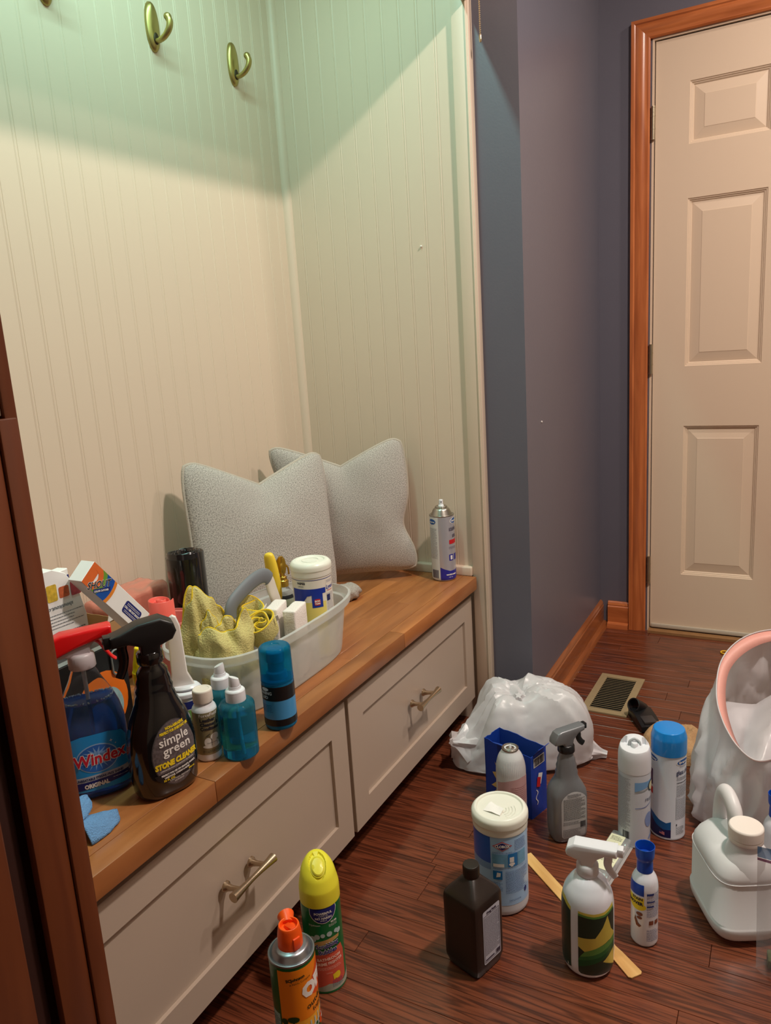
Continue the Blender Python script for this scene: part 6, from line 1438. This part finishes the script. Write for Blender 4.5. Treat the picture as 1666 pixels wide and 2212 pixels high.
# two blue lens spray bottles --------------------------------------------------------------------------------
tq = mat('teal_clear', (90, 196, 222), .06, trans=.88, ior=1.15, var=.03); tql = mat('teal_liquid', (96, 204, 230), .04, trans=.95, ior=1.2, var=.03)
def mist_bottle(cx_, cy_, label, off, rot0):
    t = thing('mist_bottle', label, 'bottle', (cx_, cy_, ZT), rz_face(cx_, cy_, off), 'clear blue mist bottles')
    R0 = .0298
    bt = Bottle([(z, r) for r, z in fillet([(0, .0015), (R0 - .003, 0, .002), (R0, .003, .002), (R0, .091, .003), (R0 - .004, .0955, .003), (.0170, .0975, .002), (.0140, .099), (.0140, .103)], 5)], 52); bt.make('body', tq, t)
    Bottle([(.002, R0 - .004), (.004, R0 - .0016), (.078, R0 - .0016), (.0781, .001)], 48).make('liquid', tql, t)
    tube('dip_tube', [(.003, -.008, .006), (.001, -.004, .05), (0, 0, .100)], .0024, mat('tube_teal', (110, 200, 220), .3, var=.02), t, 10)
    b = Bottle([(z, r) for r, z in fillet([(.0160, .0965), (.0168, .097, .0005), (.0165, .1145, .001), (.0145, .1175, .002), (.0110, .1180), (.0105, .1195, .0005), (.0100, .1215), (.0102, .1225)])], 52); bm = b.bm()
    for v in bm.verts:
        if .0975 < v.co.z < .114 and int(round(math.atan2(v.co.y, v.co.x) / (2 * pi) * 52)) % 2: v.co.x *= .975; v.co.y *= .975
    finish(bm, 'collar', plw, t)
    b = Bottle([(.1215, .0092), (.123, .0094), (.137, .0086), (.1410, .0078), (.1412, .001)], 32); bm = b.bm()
    for v in bm.verts:
        if v.co.z > .135: v.co.z -= (v.co.x + .009) * .45
    o = finish(bm, 'spray_tip', plw, t); o.rotation_euler = (0, 0, rot0)
    return t
mist_bottle(-.200, -.183, 'clear blue mist bottle with white spray tip, at the front edge of the bench', 0, RAD(20))
mist_bottle(-.168, -.124, 'clear blue mist bottle with white spray tip, tucked behind its twin', 0, RAD(160))

# blue bottle with black band -----------------------------------------------------------------------------------
cx_, cy_ = -.0905, -.1865
t = thing('foam_bottle', 'blue plastic cylinder bottle with a translucent cap and black label band', 'bottle', (cx_, cy_, ZT), rz_face(cx_, cy_, -32))
R0 = .0290
bt = Bottle([(z, r) for r, z in fillet([(0, .0015), (R0 - .004, 0, .003), (R0, .004, .003), (R0, .088, .001), (R0 - .001, .0895), (R0 - .001, .092)])], 52); bt.make('body', mat('cobalt_teal', (20, 120, 170), .15, trans=.3, ior=1.3, var=.03), t)
bt.decal('label', [rect(-.075, .075, .010, .084)], mat('label_fade', (70, 150, 206), .3, coat=.2, var=.12, vscale=18), t, .0003)
bt.decal('black_band', [rect(-.075, .075, .058, .084)], bkp, t, .0005); bt.decal('black_band', [rect(-.075, .075, .010, .0225)], bkp, t, .0005)
bt.decal('lettering', [text('CLEANING', .004, .0700, .0078, 'RIGHT', bold=.0002), text('FLUID', -.004, .0620, .0078, 'RIGHT', bold=.0002), ell(-.010, .0795, .008, .0032)], mat('print_pale', (206, 216, 226), .4, var=.03), t, .0008)
bt.decal('lettering', [microtext(-.030, .002, .036, .052, .003, 66, .35)], mat('wave_navy', (0, 0, 0)), t, .0006)
tcap = mat('translucent_cap', (20, 150, 200), .12, trans=.75, ior=1.15, var=.02)
bm = Bottle([(z, r) for r, z in fillet([(R0 - .0002, .0885), (R0 + .0006, .089, .0004), (R0 + .0002, .096, .001), (R0 - .0004, .148, .003), (R0 - .004, .152, .002), (.0095, .1525), (.0085, .1515), (0, .1515)])], 52).bm(); finish(bm, 'cap', tcap, t)
Bottle([(z, r) for r, z in fillet([(.016, .092), (.016, .104, .001), (.0125, .106, .001), (.0125, .122, .001), (.0145, .123, .001), (.0140, .141, .002), (0, .142)])], 36).make('pump', mat('pump_teal', (10, 128, 172), .3, var=.03), t)

# yellow-capped clear bottle, lidded tub and white scoop, behind the black bottle
cx_, cy_ = -.268, -.052
t = thing('yellow_top_bottle', 'slim clear bottle with a bright yellow flip top between two spray bottles', 'bottle', (cx_, cy_, ZT), rz_face(cx_, cy_, 0))
Bottle([(z, r) for r, z in fillet([(0, .001), (.018, 0, .002), (.020, .004, .002), (.020, .120, .008), (.0155, .140, .003), (.0150, .146)])], 36).make('body', mat('orange_clear', (236, 190, 160), .1, trans=.6, ior=1.2, var=.25, vscale=60), t)
Bottle([(.110, .0204), (.11, .0206), (.02, .0206)], 36)
ycb = mat('top_yellow', (240, 214, 20), .35, sss=.1, var=.03)
Bottle([(z, r) for r, z in fillet([(.0170, .136), (.0180, .137, .0006), (.0180, .158, .001), (.0165, .160), (.0150, .172, .002), (.0110, .190, .003), (.0095, .200, .002), (0, .201)])], 36).make('flip_top', ycb, t)
cx_, cy_ = -.190, -.058
t = thing('lidded_tub', 'small white tub with a blue and green band, half hidden behind the black bottle', 'tub', (cx_, cy_, ZT), rz_face(cx_, cy_, 0))
bt = Bottle([(z, r) for r, z in fillet([(0, .001), (.024, 0, .002), (.0265, .004, .002), (.0280, .085), (.0285, .088)])], 44); bt.make('body', plw, t)
bt.decal('stripe', [rect(-.040, .040, .064, .078)], mat('band_blue', (0, 0, 0)), t); bt.decal('stripe', [rect(-.040, .040, .040, .062)], mat('stripe_green', (120, 176, 90), .4, var=.05), t)
Bottle([(z, r) for r, z in fillet([(.0288, .084), (.0305, .085, .0006), (.0305, .092, .0015), (.0270, .0945, .001), (0, .0950)])], 48).make('lid', plw, t)
t = thing('white_scoop', 'tall white plastic scoop with a rounded handle resting on the small tub', 'scoop', (-.198, -.060, ZT + .0955), 0, rot=(0, 0, RAD(-46)))
bm = bmesh.new(); prism(bm, [(-.013, .030), (-.011, .115), (-.006, .132), (0, .136), (.006, .132), (.011, .115), (.014, .030), (.024, .006), (.024, .0005), (-.020, .0005), (-.018, .008)], -.005, .004, 'y', bev=.0022, seg=3); finish(bm, 'handle', mat('scoop_white', (236, 230, 226), .3, sss=.2, var=.02), t)
o = Bottle([(.0005, .022, .016), (.004, .024, .018), (.007, .021, .015), (.0075, .001, .001)], 36).make('bowl', plw, t); o.location = (.008, 0, 0)

# blue cloth at the left foreground
t = thing('blue_cloth', 'folded light blue cleaning cloth lying by the wooden casing', 'cloth', (-.432, -.096, ZT), RAD(18))
bcl = mat('blue_terry', (104, 150, 198), .95, bump=1.0, bscale=500, var=.15, vscale=300)
def leaf(w, l, h, z0, seed, rot, dx=0, dy=0):
    bm = bmesh.new(); n = 26; g = []
    for i in range(n + 1):
        for j in range(n + 1):
            s, r = i / n, j / n * 2 - 1
            wd_ = w * (1 - s ** 2.2) ** .6 + .001
            g.append(bm.verts.new((s * l, r * wd_, z0 + h * (1 - r * r) * (1 - s * .6) * .9 + .002 * noise.noise(Vector((s * 5, r * 5, seed))) + .0012)))
    for i in range(n):
        for j in range(n): bm.faces.new((g[i * (n + 1) + j], g[(i + 1) * (n + 1) + j], g[(i + 1) * (n + 1) + j + 1], g[i * (n + 1) + j + 1]))
    bm.transform(Matrix.Translation((dx, dy, 0)) @ Matrix.Rotation(rot, 4, 'Z'))
    o = finish(bm, 'fold', bcl, t, ang=70); sd = o.modifiers.new('s', 'SOLIDIFY'); sd.thickness = .0022; sd.offset = 1
leaf(.026, .060, .030, 0, 1, RAD(-26), -.050, -.006); leaf(.024, .052, .024, .026, 4, RAD(-4), -.052, .014)
# nails left in the walls
for nx_, ny_, nz2, lab in ((1.016, YP - .001, .882, 'tiny white nail head in the long slate wall'), (.861, -.069, 1.379, 'tiny white nail head in the cream end wall')):
    bm = bmesh.new(); bmesh.ops.create_uvsphere(bm, u_segments=12, v_segments=8, radius=.0028); o = finish(bm, 'nail_head', wht); o.location = (nx_, ny_, nz2); tag(o, lab, 'nail')
